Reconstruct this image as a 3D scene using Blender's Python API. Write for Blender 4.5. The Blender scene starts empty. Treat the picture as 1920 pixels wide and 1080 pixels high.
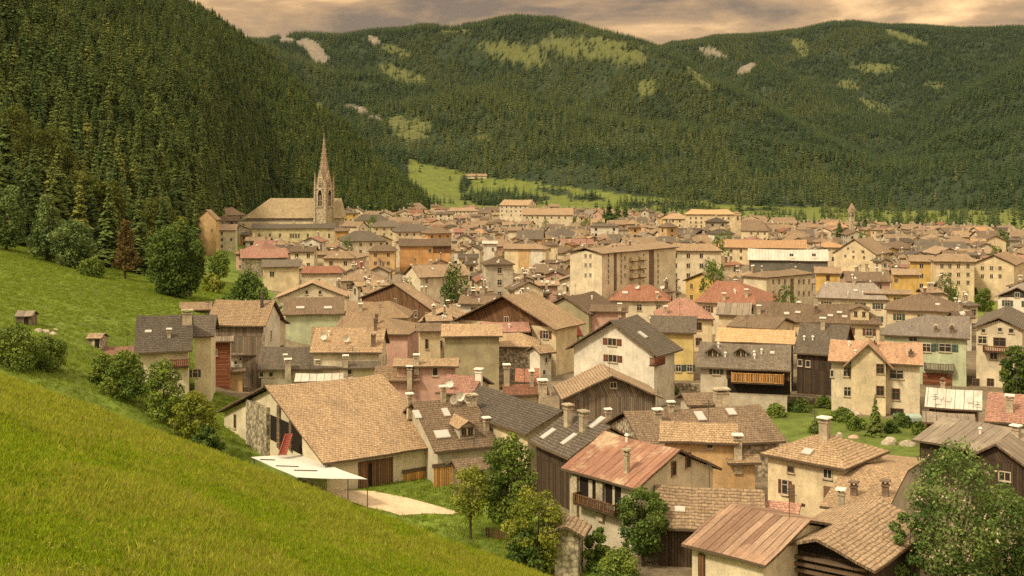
import bpy, math, random
import numpy as np
from mathutils import Vector

# ------------------------------------------------------------------ camera, sky, sun, exposure
sc = bpy.context.scene
F, HY, CZ = 2200.0, 330.0, 30.0          # focal length in photo pixels, horizon row, eye height
R = math.radians
cam_data = bpy.data.cameras.new("camera")
cam = bpy.data.objects.new("camera", cam_data)
sc.collection.objects.link(cam)
cam.location = (0, 0, CZ)
cam.rotation_euler = (R(90), 0, 0)
cam_data.sensor_width = 36.0
cam_data.lens = 36.0 * F / 1920.0
cam_data.shift_y = -(540.0 - HY) / 1920.0
cam_data.clip_start = 0.5
cam_data.clip_end = 30000.0
sc.camera = cam

SUN_EL, SUN_AZ = 48.0, -128.0            # azimuth measured from +Y towards +X
EXPOSURE = 0.32
world = bpy.data.worlds.new("World")
sc.world = world
world.use_nodes = True
wn = world.node_tree
wn.nodes.clear()
def wnode(t, **kw):
    n = wn.nodes.new(t)
    for k, v in kw.items():
        if k in n.inputs: n.inputs[k].default_value = v
        else: setattr(n, k, v)
    return n
wl = wn.links.new
w_out = wnode("ShaderNodeOutputWorld")
w_add = wnode("ShaderNodeAddShader")
w_sky = wnode("ShaderNodeTexSky", sky_type='NISHITA', sun_disc=False)
w_sky.sun_elevation = R(SUN_EL)
w_sky.sun_rotation = R(SUN_AZ)
w_b1 = wnode("ShaderNodeBackground", Strength=0.012)
wl(w_sky.outputs[0], w_b1.inputs[0])
w_tc = wnode("ShaderNodeTexCoord")
w_map = wnode("ShaderNodeMapping")
w_map.inputs['Scale'].default_value = (1.0, 1.0, 3.4)
w_map.inputs['Location'].default_value = (0.37, 0.2, 0.0)
wl(w_tc.outputs['Generated'], w_map.inputs[0])
w_n1 = wnode("ShaderNodeTexNoise", Scale=5.0, Detail=9.0, Roughness=0.58, Distortion=0.25)
wl(w_map.outputs[0], w_n1.inputs['Vector'])
w_r = wnode("ShaderNodeValToRGB")
e = w_r.color_ramp.elements
e[0].position, e[0].color = 0.38, (0.185, 0.108, 0.048, 1)
e[1].position, e[1].color = 0.64, (1.35, 0.82, 0.34, 1)
m_ = w_r.color_ramp.elements.new(0.50); m_.color = (0.52, 0.295, 0.112, 1)
wl(w_n1.outputs['Fac'], w_r.inputs[0])
w_sep = wnode("ShaderNodeSeparateXYZ")
wl(w_tc.outputs['Generated'], w_sep.inputs[0])
w_el = wnode("ShaderNodeMapRange")
w_el.inputs['From Min'].default_value = 0.16
w_el.inputs['From Max'].default_value = 0.60
wl(w_sep.outputs['Z'], w_el.inputs['Value'])
w_hi = wnode("ShaderNodeMixRGB", blend_type='MIX')
w_hi.inputs['Fac'].default_value = 0.85
w_hi.inputs['Color2'].default_value = (1.5, 1.24, 0.85, 1)
wl(w_r.outputs[0], w_hi.inputs['Color1'])
w_mx = wnode("ShaderNodeMixRGB", blend_type='MIX')
wl(w_el.outputs[0], w_mx.inputs['Fac'])
wl(w_r.outputs[0], w_mx.inputs['Color1'])
wl(w_hi.outputs[0], w_mx.inputs['Color2'])
w_b2 = wnode("ShaderNodeBackground", Strength=0.95)
wl(w_mx.outputs[0], w_b2.inputs[0])
wl(w_b1.outputs[0], w_add.inputs[0])
wl(w_b2.outputs[0], w_add.inputs[1])
wl(w_add.outputs[0], w_out.inputs[0])

sun_data = bpy.data.lights.new("sun", 'SUN')
sun_data.energy = 3.0
sun_data.angle = R(8)
sun_data.color = (1.0, 0.84, 0.58)
sun = bpy.data.objects.new("sun", sun_data)
sc.collection.objects.link(sun)
_d = Vector((math.sin(R(SUN_AZ)) * math.cos(R(SUN_EL)), math.cos(R(SUN_AZ)) * math.cos(R(SUN_EL)), math.sin(R(SUN_EL))))
sun.rotation_euler = _d.to_track_quat('Z', 'Y').to_euler()
sc.view_settings.view_transform = 'Standard'
sc.view_settings.look = 'None'
sc.view_settings.exposure = EXPOSURE
sc.view_settings.gamma = 1.0
sc.cycles.max_bounces = 6
sc.cycles.diffuse_bounces = 3
sc.cycles.glossy_bounces = 2
sc.cycles.transmission_bounces = 4
sc.cycles.volume_bounces = 0
sc.cycles.use_adaptive_sampling = True
sc.cycles.adaptive_threshold = 0.01
sc.cycles.use_denoising = False

rnd = random.Random(7)
col = sc.collection
def at(px, py, Y):
    return Vector(((px - 960.0) / F * Y, Y, CZ - (py - HY) / F * Y))
def proj(x, Y, z):
    return 960.0 + F * x / Y, HY + F * (CZ - z) / Y
def tag(o, label=None, cat=None, group=None, kind=None):
    if label: o["label"] = label
    if cat: o["category"] = cat
    if group: o["group"] = group
    if kind: o["kind"] = kind
    return o
def empty(name, loc, rz=0.0):
    o = bpy.data.objects.new(name, None)
    o.empty_display_size = 0.5
    col.objects.link(o)
    o.location = loc
    o.rotation_euler = (0, 0, rz)
    return o

# ------------------------------------------------------------------ noise
def _hash(xi, yi, seed):
    h = (xi.astype(np.int64) * 374761393 + yi.astype(np.int64) * 668265263 + seed * 974634777) & 0xffffffff
    h = ((h ^ (h >> 13)) * 1274126177) & 0xffffffff
    return ((h ^ (h >> 16)) & 0xffff) / 65535.0
def vnoise(x, y, seed=0):
    x = np.asarray(x, float); y = np.asarray(y, float)
    xi = np.floor(x); yi = np.floor(y)
    a = x - xi; b = y - yi
    a = a * a * (3 - 2 * a); b = b * b * (3 - 2 * b)
    return ((_hash(xi, yi, seed) * (1 - a) + _hash(xi + 1, yi, seed) * a) * (1 - b)
            + (_hash(xi, yi + 1, seed) * (1 - a) + _hash(xi + 1, yi + 1, seed) * a) * b)
def fbm(x, y, seed=0, octs=4):
    t = 0.0; amp = 0.5; s = 0.0
    for i in range(octs):
        t = t + amp * vnoise(x * 2 ** i, y * 2 ** i, seed + i); s += amp; amp *= 0.5
    return t / s
def softplus(v, k):
    return k * np.logaddexp(0.0, v / k)
def smax(a, b, k):
    return k * np.logaddexp(a / k, b / k)

# ------------------------------------------------------------------ terrain shape
def ridge_layer(x, Y, px, foot, crest_d, crest_y, tree_h, zf, p, amp, wl_, seed, back=0.4):
    Y0 = np.interp(px, *foot); Yc = np.interp(px, *crest_d); yc = np.interp(px, *crest_y)
    zc = CZ + (HY - yc) / F * Yc - tree_h
    zc = np.maximum(zc, zf + 1)
    t = np.clip((Y - Y0) / (Yc - Y0), 0, 1)
    z = zf + (zc - zf) * t ** p
    warp = fbm(x / wl_ * 0.5, Y / wl_ * 0.5, seed + 9, 2) * 1.2
    rn = 1 - np.abs(2 * fbm(x / wl_ + warp + Y / wl_ * 0.35, Y / wl_ * 0.6 + warp, seed, 4) - 1)
    z = z + amp * (rn - 0.62) * 4 * t * (1 - t) ** 0.7
    z = np.minimum(z, CZ + (HY - yc) / F * Y - tree_h - 25 * (1 - t))
    z = np.where(Y >= Y0, np.maximum(z, zf), z)
    over = np.maximum(Y - Yc, 0)
    z = np.where(Y > Yc, z - over * back, z)
    return np.where(Y < Y0, -999.0, z)
def town_z(Y):
    return -0.01 * (np.minimum(Y, 1700.0) - 100.0)
LH = dict(foot=([-500, 0, 200, 330, 390, 420, 500, 830, 900], [235, 280, 315, 380, 470, 640, 900, 1150, 1200]),
          crest_d=([-500, 365, 500, 700, 830, 900], [1600, 1600, 1550, 1450, 1300, 1220]),
          crest_y=([-500, 0, 365, 400, 450, 500, 550, 600, 640, 700, 750, 800, 835, 850, 900],
                   [-430, -230, 0, 15, 48, 85, 128, 178, 208, 268, 312, 355, 385, 400, 440]))
M1 = dict(foot=([-500, 700, 800, 1000, 1250, 1600, 1920, 2500], [1250, 1250, 1280, 1330, 1420, 1470, 1480, 1500]),
          crest_d=([-500, 500, 900, 1240, 1500, 1920, 2500], [3600, 3600, 4000, 4000, 3300, 2500, 2300]),
          crest_y=([-500, 300, 500, 530, 560, 640, 700, 760, 790, 850, 900, 940, 970, 1040, 1080, 1120, 1160, 1200, 1240, 1290, 1330, 1420, 1500, 1600, 1700, 1800, 1920, 2500],
                   [60, 70, 70, 62, 58, 62, 52, 48, 42, 44, 38, 28, 24, 27, 37, 47, 56, 70, 84, 105, 132, 172, 215, 262, 302, 332, 352, 370]))
M2 = dict(foot=([-500, 2500], [2300, 2300]),
          crest_d=([-500, 1200, 1300, 1920, 2500], [5600, 5600, 5000, 4900, 4800]),
          crest_y=([-500, 1200, 1260, 1310, 1340, 1400, 1450, 1500, 1560, 1600, 1650, 1720, 1800, 1920, 2500],
                   [250, 100, 76, 72, 64, 62, 58, 52, 38, 37, 42, 44, 49, 44, 40]))
M3 = dict(foot=([-500, 1400, 1500, 1700, 1920, 2500], [1700, 1600, 1550, 1500, 1400, 1300]),
          crest_d=([-500, 1500, 1700, 1920, 2500], [2000, 2200, 2600, 2900, 3000]),
          crest_y=([-500, 1450, 1520, 1600, 1710, 1785, 1860, 1920, 2100, 2500],
                   [420, 420, 372, 310, 245, 175, 135, 107, 40, -60]))
def terrain(x, Y):
    """height and which layer of relief is on top (0 valley and meadows, 1 left hill, 2.. far mountains)"""
    x = np.asarray(x, float); Y = np.asarray(Y, float)
    Ys = np.maximum(Y, 4.0)
    px = np.clip(960 + F * x / Ys, -500, 2500)
    tz = town_z(Y)
    m2 = 9.3 - 0.202 * x - 0.0715 * Y - 0.3 * softplus(x + 46, 3.0)
    m2 = m2 - 4.2 / (1 + np.exp(-(x + 51) / 3.0)) / (1 + np.exp(-(Y - 137) / 4.0)) / (1 + np.exp((Y - 200) / 8.0))
    z = smax(tz, m2, 0.9)
    Yn = np.maximum(Y, -10)
    m1 = 26 - 0.38 * x - 0.258 * Yn - 0.75 * softplus(Y - 58 - 0.10 * x, 1.8)
    m1 = m1 + 0.5 * (fbm(x / 9, Y / 9, 3, 3) - 0.5)
    z = smax(z, m1, 0.8)
    z = z + np.where(Y < 700, 0.25 * (fbm(x / 14, Y / 14, 5, 3) - 0.5), 0)
    lay = np.zeros_like(z, int)
    for i, (P, th, zf, p, amp, wl_, seed) in enumerate(((LH, 19, None, 1.0, 10, 160, 11), (M1, 15, None, 1.12, 250, 760, 23),
                                                        (M2, 14, 10.0, 1.0, 260, 900, 37), (M3, 15, None, 1.1, 150, 700, 51))):
        zf_ = zf if zf is not None else np.where(i == 0, np.maximum(z, -12), -16.0)
        zz = ridge_layer(x, Y, px, P['foot'], P['crest_d'], P['crest_y'], th, zf_, p, amp, wl_, seed)
        hit = zz > z
        lay = np.where(hit, i + 1, lay)
        z = np.maximum(z, zz)
    return z, lay
def ground(x, Y):
    return float(terrain(np.array([x]), np.array([Y]))[0][0])
def ground_hit(px, py, ymin=8.0, ymax=2500.0):
    Ys = np.geomspace(ymin, ymax, 5000)
    xs = (px - 960) / F * Ys
    zs = CZ - (py - HY) / F * Ys
    below = zs <= terrain(xs, Ys)[0]
    i = int(np.argmax(below)) if below.any() else len(Ys) - 1
    return Vector((xs[i], Ys[i], ground(xs[i], Ys[i])))

CLEARINGS = [(965, 100, 70, 20, 12), (1110, 92, 110, 24, 5), (1180, 105, 40, 14, 10), (770, 240, 50, 22, 0), (745, 228, 30, 12, 0), (1210, 166, 20, 16, 0),
             (1310, 142, 34, 12, 40), (1640, 128, 48, 10, 0), (1640, 200, 34, 11, 25), (1500, 88, 12, 22, -35), (1700, 72, 40, 8, 20), (20, 112, 28, 34, 0),
             (760, 145, 50, 14, 20), (740, 95, 30, 9, 20), (1690, 45, 60, 6, 0), (1750, 160, 25, 7, 0), (905, 260, 18, 8, 0), (850, 55, 26, 7, 0), (1590, 160, 22, 8, 10), (600, 205, 14, 12, 0)]
ROCKS = [(592, 100, 30, 17, 35), (570, 80, 18, 9, 0), (700, 76, 14, 8, 30), (1335, 98, 30, 7, 20), (1400, 130, 24, 10, -35), (668, 205, 26, 7, 15), (1275, 76, 34, 6, 0), (706, 222, 22, 5, 20), (540, 76, 18, 6, 0)]
SLOPE_POLY = [(766, 300), (800, 306), (900, 328), (1010, 343), (1130, 360), (1330, 380), (1500, 390), (1700, 397), (1990, 392), (1990, 440), (760, 440)]
SLOPE_TREES = [(925, 374, 58, 13, 3), (1040, 360, 40, 6, 8), (1190, 385, 36, 7, 0), (872, 345, 10, 22, 20), (1000, 372, 30, 8, 0), (1100, 372, 40, 5, 5), (1270, 386, 60, 6, 4), (1420, 396, 50, 5, 2), (1560, 400, 40, 4, 0), (1340, 398, 30, 4, 0), (1640, 401, 25, 3, 0), (1850, 398, 40, 4, 0)]
def in_ell(px, py, L, wob):
    r = np.zeros(px.shape, bool)
    for cx, cy, a, b, ang in L:
        c, s = math.cos(R(ang)), math.sin(R(ang))
        dx, dy = px - cx, py - cy
        r |= ((dx * c + dy * s) / a) ** 2 + ((-dx * s + dy * c) / b) ** 2 < wob
    return r
def in_poly(px, py, P):
    r = np.zeros(px.shape, bool)
    for (x1, y1), (x2, y2) in zip(P, P[1:] + P[:1]):
        if y1 == y2: continue
        c = ((y1 > py) != (y2 > py)) & (px < (x2 - x1) * (py - y1) / (y2 - y1) + x1)
        r ^= c
    return r
def TOWN_END(px):
    return np.interp(px, [1000, 1150, 1300, 1450, 1700, 1900], [1240, 1120, 960, 800, 715, 680])
def cover(x, Y, z, lay):
    """0 meadow, 1 town ground, 2 forest floor, 3 alpine clearing, 4 rock, 5 valley field"""
    Ys = np.maximum(Y, 4.0)
    px, py = proj(x, Ys, z)
    wob = 0.15 + 1.5 * fbm(px / 22.0, py / 9.0, 77, 4)
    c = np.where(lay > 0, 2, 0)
    town = (lay == 0) & (z < town_z(Y) + 1.6 + 1.6 * fbm(x / 6, Y / 6, 15, 3)) & (x > -70) & ~((x < -17) & (Y < 160)) & ~((Y < 119) & (x < 7 - .25 * (Y - 85)))
    c = np.where(town, 1, c)
    c = np.where((lay == 0) & (Y > TOWN_END(px) + 25), 5, c)
    far = lay > 0
    c = np.where(far & in_ell(px, py, CLEARINGS, wob), 3, c)
    c = np.where(far & in_ell(px, py, ROCKS, wob), 4, c)
    sl = (lay >= 2) & (Y < 2400) & in_poly(px, py + 10 * (fbm(px / 30, py / 10, 5, 2) - .5), SLOPE_POLY) & ~in_ell(px, py, SLOPE_TREES, wob)
    c = np.where(sl, 5, c)
    c = np.where((lay >= 1) & (Y < 700) & (px > 395) & (py > 440), 0, c)
    return c
# ------------------------------------------------------------------ materials
_mats = {}
class G:
    def __init__(s, name):
        s.m = bpy.data.materials.new(name); s.m.use_nodes = True
        s.t = s.m.node_tree; s.t.nodes.clear()
        s.out = s.n("ShaderNodeOutputMaterial"); s.b = s.n("ShaderNodeBsdfPrincipled")
        s.b.inputs['Specular IOR Level'].default_value = 0.25
        s.l(s.b.outputs[0], s.out.inputs[0])
    def n(s, t, **kw):
        n = s.t.nodes.new(t)
        for k, v in kw.items():
            if k in n.inputs.keys(): n.inputs[k].default_value = v
            else: setattr(n, k, v)
        return n
    def l(s, a, b): s.t.links.new(a, b)
    def coord(s, kind='Object', scale=(1, 1, 1)):
        tc = s.n("ShaderNodeTexCoord"); mp = s.n("ShaderNodeMapping")
        mp.inputs['Scale'].default_value = scale
        s.l(tc.outputs[kind], mp.inputs[0]); return mp.outputs[0]
    def noise(s, vec, scale, detail=4.0, rough=0.6, dist=0.0):
        n = s.n("ShaderNodeTexNoise", Scale=scale, Detail=detail, Roughness=rough, Distortion=dist)
        s.l(vec, n.inputs['Vector']); return n.outputs['Fac']
    def rng(s, fac, a, b, c, d):
        n = s.n("ShaderNodeMapRange")
        for k, v in zip(('From Min', 'From Max', 'To Min', 'To Max'), (a, b, c, d)): n.inputs[k].default_value = v
        s.l(fac, n.inputs['Value']); return n.outputs[0]
    def mix(s, fac, a, b, mode='MIX'):
        n = s.n("ShaderNodeMixRGB", blend_type=mode)
        for k, v in (('Fac', fac), ('Color1', a), ('Color2', b)):
            if isinstance(v, (int, float)): n.inputs[k].default_value = v
            elif isinstance(v, tuple): n.inputs[k].default_value = (*v[:3], 1)
            else: s.l(v, n.inputs[k])
        return n.outputs[0]
    def scale_col(s, colr, fac):
        n = s.n("ShaderNodeVectorMath", operation='SCALE')
        s.l(colr, n.inputs[0]); s.l(fac, n.inputs['Scale']); return n.outputs[0]
    def bump(s, h, strength=0.4, dist=0.05):
        n = s.n("ShaderNodeBump", Strength=strength, Distance=dist)
        s.l(h, n.inputs['Height']); s.l(n.outputs[0], s.b.inputs['Normal'])
    def done(s, colr, rough=0.85):
        if isinstance(colr, tuple): s.b.inputs['Base Color'].default_value = (*colr, 1)
        else: s.l(colr, s.b.inputs['Base Color'])
        s.b.inputs['Roughness'].default_value = rough
        return s.m
def once(f):
    def w(*a):
        k = (f.__name__,) + a
        if k not in _mats: _mats[k] = f(*a)
        return _mats[k]
    return w
def tone(c, k): return tuple(min(1.0, v * k) for v in c)

@once
def mottled(name, c, amp=0.5, s1=0.5, s2=5.0, rough=0.9, bump=0.25):
    g = G(name); v = g.coord('Object')
    big = g.noise(v, s1, 5, 0.65)
    fine = g.noise(v, s2, 4, 0.7)
    k = g.mix(g.rng(big, 0.3, 0.7, 0, 1), tone(c, 1 - amp * 0.7), tone(c, 1 + amp * 0.35))
    k = g.scale_col(k, g.rng(fine, 0.28, 0.72, 1 - amp * 0.65, 1 + amp * 0.55))
    oi = g.n("ShaderNodeObjectInfo")
    k = g.scale_col(k, g.rng(oi.outputs['Random'], 0, 1, 0.9, 1.1))
    g.bump(fine, bump, 0.06)
    return g.done(k, rough)
@once
def plaster(name, c):
    g = G(name); v = g.coord('Object')
    big = g.noise(v, 0.45, 6, 0.65)
    streak = g.noise(g.coord('Object', (1.6, 1.6, 0.22)), 1.2, 5, 0.6)
    fine = g.noise(v, 6.0, 3, 0.7)
    k = g.mix(g.rng(big, 0.35, 0.7, 0, 1), tone(c, 0.68), tone(c, 1.1))
    k = g.mix(g.rng(streak, 0.48, 0.78, 0, 0.45), k, tone((c[0] * .6, c[1] * .55, c[2] * .5), 0.85))
    k = g.scale_col(k, g.rng(fine, 0.3, 0.7, 0.82, 1.15))
    g.bump(fine, 0.2, 0.03)
    return g.done(k, 0.92)
@once
def stone(name, c):
    g = G(name); v = g.coord('Object')
    vo = g.n("ShaderNodeTexVoronoi", Scale=2.6); g.l(v, vo.inputs['Vector'])
    sep = g.n("ShaderNodeSeparateColor"); g.l(vo.outputs['Color'], sep.inputs[0])
    k = g.mix(sep.outputs[0], tone(c, 0.6), tone(c, 1.35))
    fine = g.noise(v, 7, 3, 0.7)
    k = g.scale_col(k, g.rng(fine, 0.3, 0.7, 0.7, 1.25))
    edge = g.rng(vo.outputs['Distance'], 0.35, 0.75, 1.0, 0.45)
    k = g.scale_col(k, edge)
    g.bump(edge, 0.6, 0.06)
    return g.done(k, 0.95)
@once
def wood(name, c, horizontal=False):
    g = G(name)
    u = g.coord('UV', (1, 1, 1))
    br = g.n("ShaderNodeTexBrick", Scale=1.0)
    br.inputs['Mortar Size'].default_value = 0.02
    br.inputs['Brick Width'].default_value = 3.2 if horizontal else 0.24
    br.inputs['Row Height'].default_value = 0.24 if horizontal else 4.0
    br.inputs['Color1'].default_value = (*tone(c, 0.65), 1); br.inputs['Color2'].default_value = (*tone(c, 1.4), 1)
    br.inputs['Mortar'].default_value = (*tone(c, 0.2), 1)
    g.l(u, br.inputs['Vector'])
    gr = g.noise(g.coord('UV', (1, 9, 1) if horizontal else (9, 1, 1)), 1.5, 4, 0.7)
    k = g.scale_col(br.outputs['Color'], g.rng(gr, 0.3, 0.7, 0.65, 1.3))
    g.bump(gr, 0.3, 0.02)
    return g.done(k, 0.85)
@once
def tiles(name, c, c2, row=0.33, wid=0.30, wear=0.5):
    """shingle or tile courses laid along each slope, in metres of the slope"""
    g = G(name); u = g.coord('UV'); v = g.coord('Object')
    wob = g.noise(u, 0.9, 2, 0.5)
    add = g.n("ShaderNodeVectorMath", operation='ADD')
    cx = g.n("ShaderNodeCombineXYZ"); g.l(g.rng(wob, 0.3, 0.7, -0.06, 0.06), cx.inputs['Y'])
    g.l(u, add.inputs[0]); g.l(cx.outputs[0], add.inputs[1])
    br = g.n("ShaderNodeTexBrick", Scale=1.0)
    br.inputs['Mortar Size'].default_value = 0.03; br.inputs['Mortar Smooth'].default_value = 0.6
    br.inputs['Brick Width'].default_value = wid; br.inputs['Row Height'].default_value = row
    br.inputs['Bias'].default_value = 0.0
    br.inputs['Color1'].default_value = (*tone(c, 1.04), 1); br.inputs['Color2'].default_value = (*(a * .45 + b * .55 for a, b in zip(c, c2)), 1)
    br.inputs['Mortar'].default_value = (*tone(c2, 0.75), 1)
    g.l(add.outputs[0], br.inputs['Vector'])
    sv = g.n("ShaderNodeSeparateXYZ"); g.l(add.outputs[0], sv.inputs[0])
    dv = g.n("ShaderNodeMath", operation='DIVIDE'); g.l(sv.outputs['Y'], dv.inputs[0]); dv.inputs[1].default_value = row
    fr = g.n("ShaderNodeMath", operation='FRACT'); g.l(dv.outputs[0], fr.inputs[0])
    course = g.rng(fr.outputs[0], 0.0, 0.42, 0.50, 1.10)
    big = g.noise(v, 0.28, 6, 0.7)
    fine = g.noise(u, 3.4, 4, 0.75)
    k = g.mix(g.rng(big, 0.42, 0.72, 0, wear), br.outputs['Color'], tone((c[0] * .62, c[1] * .62, c[2] * .66), 0.8))
    run = g.noise(g.coord('UV', (2.2, 0.25, 1)), 1.0, 4, 0.6)
    k = g.scale_col(k, g.rng(run, 0.3, 0.7, 0.82, 1.16))
    k = g.scale_col(k, course)
    k = g.scale_col(k, g.rng(fine, 0.27, 0.73, 0.38, 1.5))
    oi = g.n("ShaderNodeObjectInfo")
    k = g.scale_col(k, g.rng(oi.outputs['Random'], 0, 1, 0.72, 1.2))
    ad = g.n("ShaderNodeMath", operation='ADD'); g.l(br.outputs['Fac'], ad.inputs[0]); g.l(fine, ad.inputs[1])
    inv = g.rng(ad.outputs[0], 0, 2, 1, 0)
    g.bump(inv, 0.55, 0.06)
    return g.done(k, 0.9)
@once
def sheet_metal(name, c, c2, pale, width=0.9):
    """standing seam sheets of differing age"""
    g = G(name); u = g.coord('UV'); v = g.coord('Object')
    br = g.n("ShaderNodeTexBrick", Scale=1.0)
    br.offset = 0.37
    br.inputs['Mortar Size'].default_value = 0.035
    br.inputs['Brick Width'].default_value = width; br.inputs['Row Height'].default_value = 30.0
    br.inputs['Color1'].default_value = (*c, 1); br.inputs['Color2'].default_value = (*c2, 1)
    br.inputs['Mortar'].default_value = (*tone(c, 0.3), 1)
    g.l(u, br.inputs['Vector'])
    big = g.noise(v, 0.22, 5, 0.7)
    k = g.mix(g.rng(big, 0.50, 0.60, 0, 0.8), br.outputs['Color'], pale)
    run = g.noise(g.coord('UV', (3.0, 0.3, 1)), 1.2, 5, 0.65)
    k = g.scale_col(k, g.rng(run, 0.3, 0.7, 0.68, 1.25))
    fine = g.noise(v, 6, 3, 0.7)
    k = g.scale_col(k, g.rng(fine, 0.3, 0.7, 0.78, 1.22))
    g.bump(br.outputs['Fac'], 0.5, 0.05)
    return g.done(k, 0.62)
@once
def plain(name, c, rough=0.6, metal=0.0):
    g = G(name); v = g.coord('Object')
    fine = g.noise(v, 5, 4, 0.7)
    g.b.inputs['Metallic'].default_value = metal
    a = g.n("ShaderNodeRGB"); a.outputs[0].default_value = (*c, 1)
    return g.done(g.scale_col(a.outputs[0], g.rng(fine, 0.3, 0.7, 0.75, 1.2)), rough)
@once
def glass_dark(name, c):
    g = G(name)
    g.b.inputs['Specular IOR Level'].default_value = 0.6
    return g.done(c, 0.15)
@once
def foliage(name, ca, cb, var=0.10, trans=0.22):
    g = G(name)
    at_ = g.n("ShaderNodeAttribute", attribute_name="tint")
    oi = g.n("ShaderNodeObjectInfo")
    k = g.mix(at_.outputs['Fac'], ca, cb)
    k = g.scale_col(k, g.rng(oi.outputs['Random'], 0, 1, 1 - var, 1 + var))
    g.done(k, 0.75)
    g.b.inputs['Specular IOR Level'].default_value = 0.15
    tr = g.n("ShaderNodeBsdfTranslucent"); g.l(k, tr.inputs[0])
    ms = g.n("ShaderNodeMixShader"); ms.inputs[0].default_value = trans
    g.l(g.b.outputs[0], ms.inputs[1]); g.l(tr.outputs[0], ms.inputs[2]); g.l(ms.outputs[0], g.out.inputs[0])
    return g.m
@once
def conifer_mat(name, ca, cb, cc, share):
    """needles: most trees dark, a share of them yellower"""
    g = G(name)
    at_ = g.n("ShaderNodeAttribute", attribute_name="tint")
    oi = g.n("ShaderNodeObjectInfo")
    k0 = g.mix(g.rng(oi.outputs['Random'], 0, 1 - share, 0, 1), ca, cb)
    k0 = g.mix(g.rng(oi.outputs['Random'], 1 - share, 1 - share * 0.55, 0, 1), k0, cc)
    k = g.scale_col(k0, g.rng(at_.outputs['Fac'], 0, 1, 0.62, 1.5))
    g.done(k, 0.8)
    g.b.inputs['Specular IOR Level'].default_value = 0.1
    return g.m

TAN = tiles("tan_shingles", (.37, .258, .155), (.26, .178, .106))
TAN2 = tiles("pale_tan_shingles", (.44, .308, .186), (.32, .22, .132))
TANW = tiles("weathered_tan_tiles", (.35, .250, .160), (.235, .162, .102), 0.36, 0.5)
BROWN = tiles("brown_shingles", (.225, .160, .104), (.150, .104, .068))
DARK = tiles("dark_slates", (.115, .094, .072), (.072, .060, .048), 0.36, 0.6)
GREYB = tiles("grey_brown_slates", (.185, .152, .114), (.120, .098, .074), 0.3, 0.4)
RED = tiles("red_tiles", (.315, .150, .095), (.225, .102, .063), 0.3, 0.3)
PINK = tiles("pinkish_red_tiles", (.385, .215, .158), (.29, .148, .108), 0.3, 0.3)
ORANGE = tiles("pale_orange_roofing", (.50, .305, .165), (.42, .25, .13), 0.6, 1.2, 0.25)
LILAC = tiles("grey_lilac_slates", (.295, .250, .205), (.235, .195, .160), 0.3, 0.4)
SALMON = tiles("salmon_tiles", (.47, .295, .185), (.37, .215, .130), 0.3, 0.3)
REDMETAL = sheet_metal("rusty_red_sheet_metal", (.255, .122, .080), (.32, .165, .108), (.45, .345, .225), 0.95)
BROWNMETAL = sheet_metal("brown_striped_sheet_metal", (.20, .112, .072), (.41, .285, .195), (.35, .215, .142), 0.62)
GREYMETAL = sheet_metal("grey_brown_plank_roofing", (.20, .160, .120), (.27, .215, .160), (.30, .25, .19), 1.1)
WHITEMETAL = sheet_metal("white_sheet_metal", (.50, .46, .395), (.56, .525, .455), (.42, .37, .31), 1.0)
BRIGHTRED = sheet_metal("bright_red_sheet_metal", (.42, .09, .062), (.37, .075, .052), (.55, .16, .10), 0.8)
CREAM = plaster("cream_plaster", (.72, .63, .455))
CREAM2 = plaster("warm_cream_plaster", (.72, .60, .395))
WHITE = plaster("off_white_plaster", (.76, .71, .60))
GREYW = plaster("grey_cream_plaster", (.55, .49, .38))
OCHRE = plaster("ochre_plaster", (.62, .42, .215))
ORANGEW = plaster("orange_plaster", (.60, .345, .150))
YELLOW = plaster("yellow_plaster", (.66, .525, .225))
GOLD = plaster("golden_yellow_plaster", (.66, .45, .15))
PINKW = plaster("pink_plaster", (.60, .385, .310))
MINT = plaster("mint_green_plaster", (.52, .575, .385))
OLIVE = plaster("olive_plaster", (.39, .345, .215))
STONEW = stone("rubble_stone", (.43, .365, .265))
STONEC = stone("pale_church_stone", (.58, .485, .345))
SPIRE = mottled("spire_stone", (.36, .265, .175), 0.7, 0.5, 1.5)
DWOOD = wood("dark_wood_boards", (.072, .048, .032))
BWOOD = wood("brown_wood_boards", (.165, .088, .045))
OWOOD = wood("orange_wood_boards", (.56, .30, .105))
RWOOD = wood("reddish_wood_boards", (.23, .085, .042), True)
GWOOD = wood("weathered_grey_boards", (.200, .155, .112))
BEAM = wood("beam_wood", (.21, .145, .095), True)
FASCIA = wood("fascia_wood", (.165, .118, .078), True)
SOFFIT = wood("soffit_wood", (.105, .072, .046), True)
PANE = glass_dark("window_glass", (.035, .03, .025))
FRAMEW = plain("window_frame_paint", (.50, .44, .34), 0.7)
FRAMEB = plain("brown_window_frame", (.17, .10, .06), 0.7)
SHUTB = wood("brown_shutters", (.22, .088, .052))
SHUTG = wood("green_shutters", (.085, .13, .095))
CHIM = mottled("chimney_plaster", (.47, .395, .285), 0.6, 0.8, 4)
CHIMR = mottled("sooty_chimney", (.20, .14, .10), 0.6, 0.8, 4)
CAPW = plain("white_cap_metal", (.76, .72, .64), 0.5)
STEELW = plain("skylight_frame", (.45, .40, .33), 0.5)
SKYGL = glass_dark("skylight_glass", (.42, .42, .40))
TARP = plain("white_tarpaulin", (.62, .60, .55), 0.8)
GREYD = plaster("dark_grey_render", (.165, .155, .130))
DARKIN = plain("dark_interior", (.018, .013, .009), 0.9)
BARK = mottled("bark", (.095, .070, .048), 0.6, 1.5, 8)
POST = plain("post_metal", (.08, .07, .06), 0.6)
REDP = plain("red_paint", (.26, .062, .042), 0.6)
TEAL = plain("teal_cover", (.36, .44, .385), 0.6)
ROCKM = mottled("garden_boulder", (.46, .39, .30), 0.6, 1.2, 6)
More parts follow.
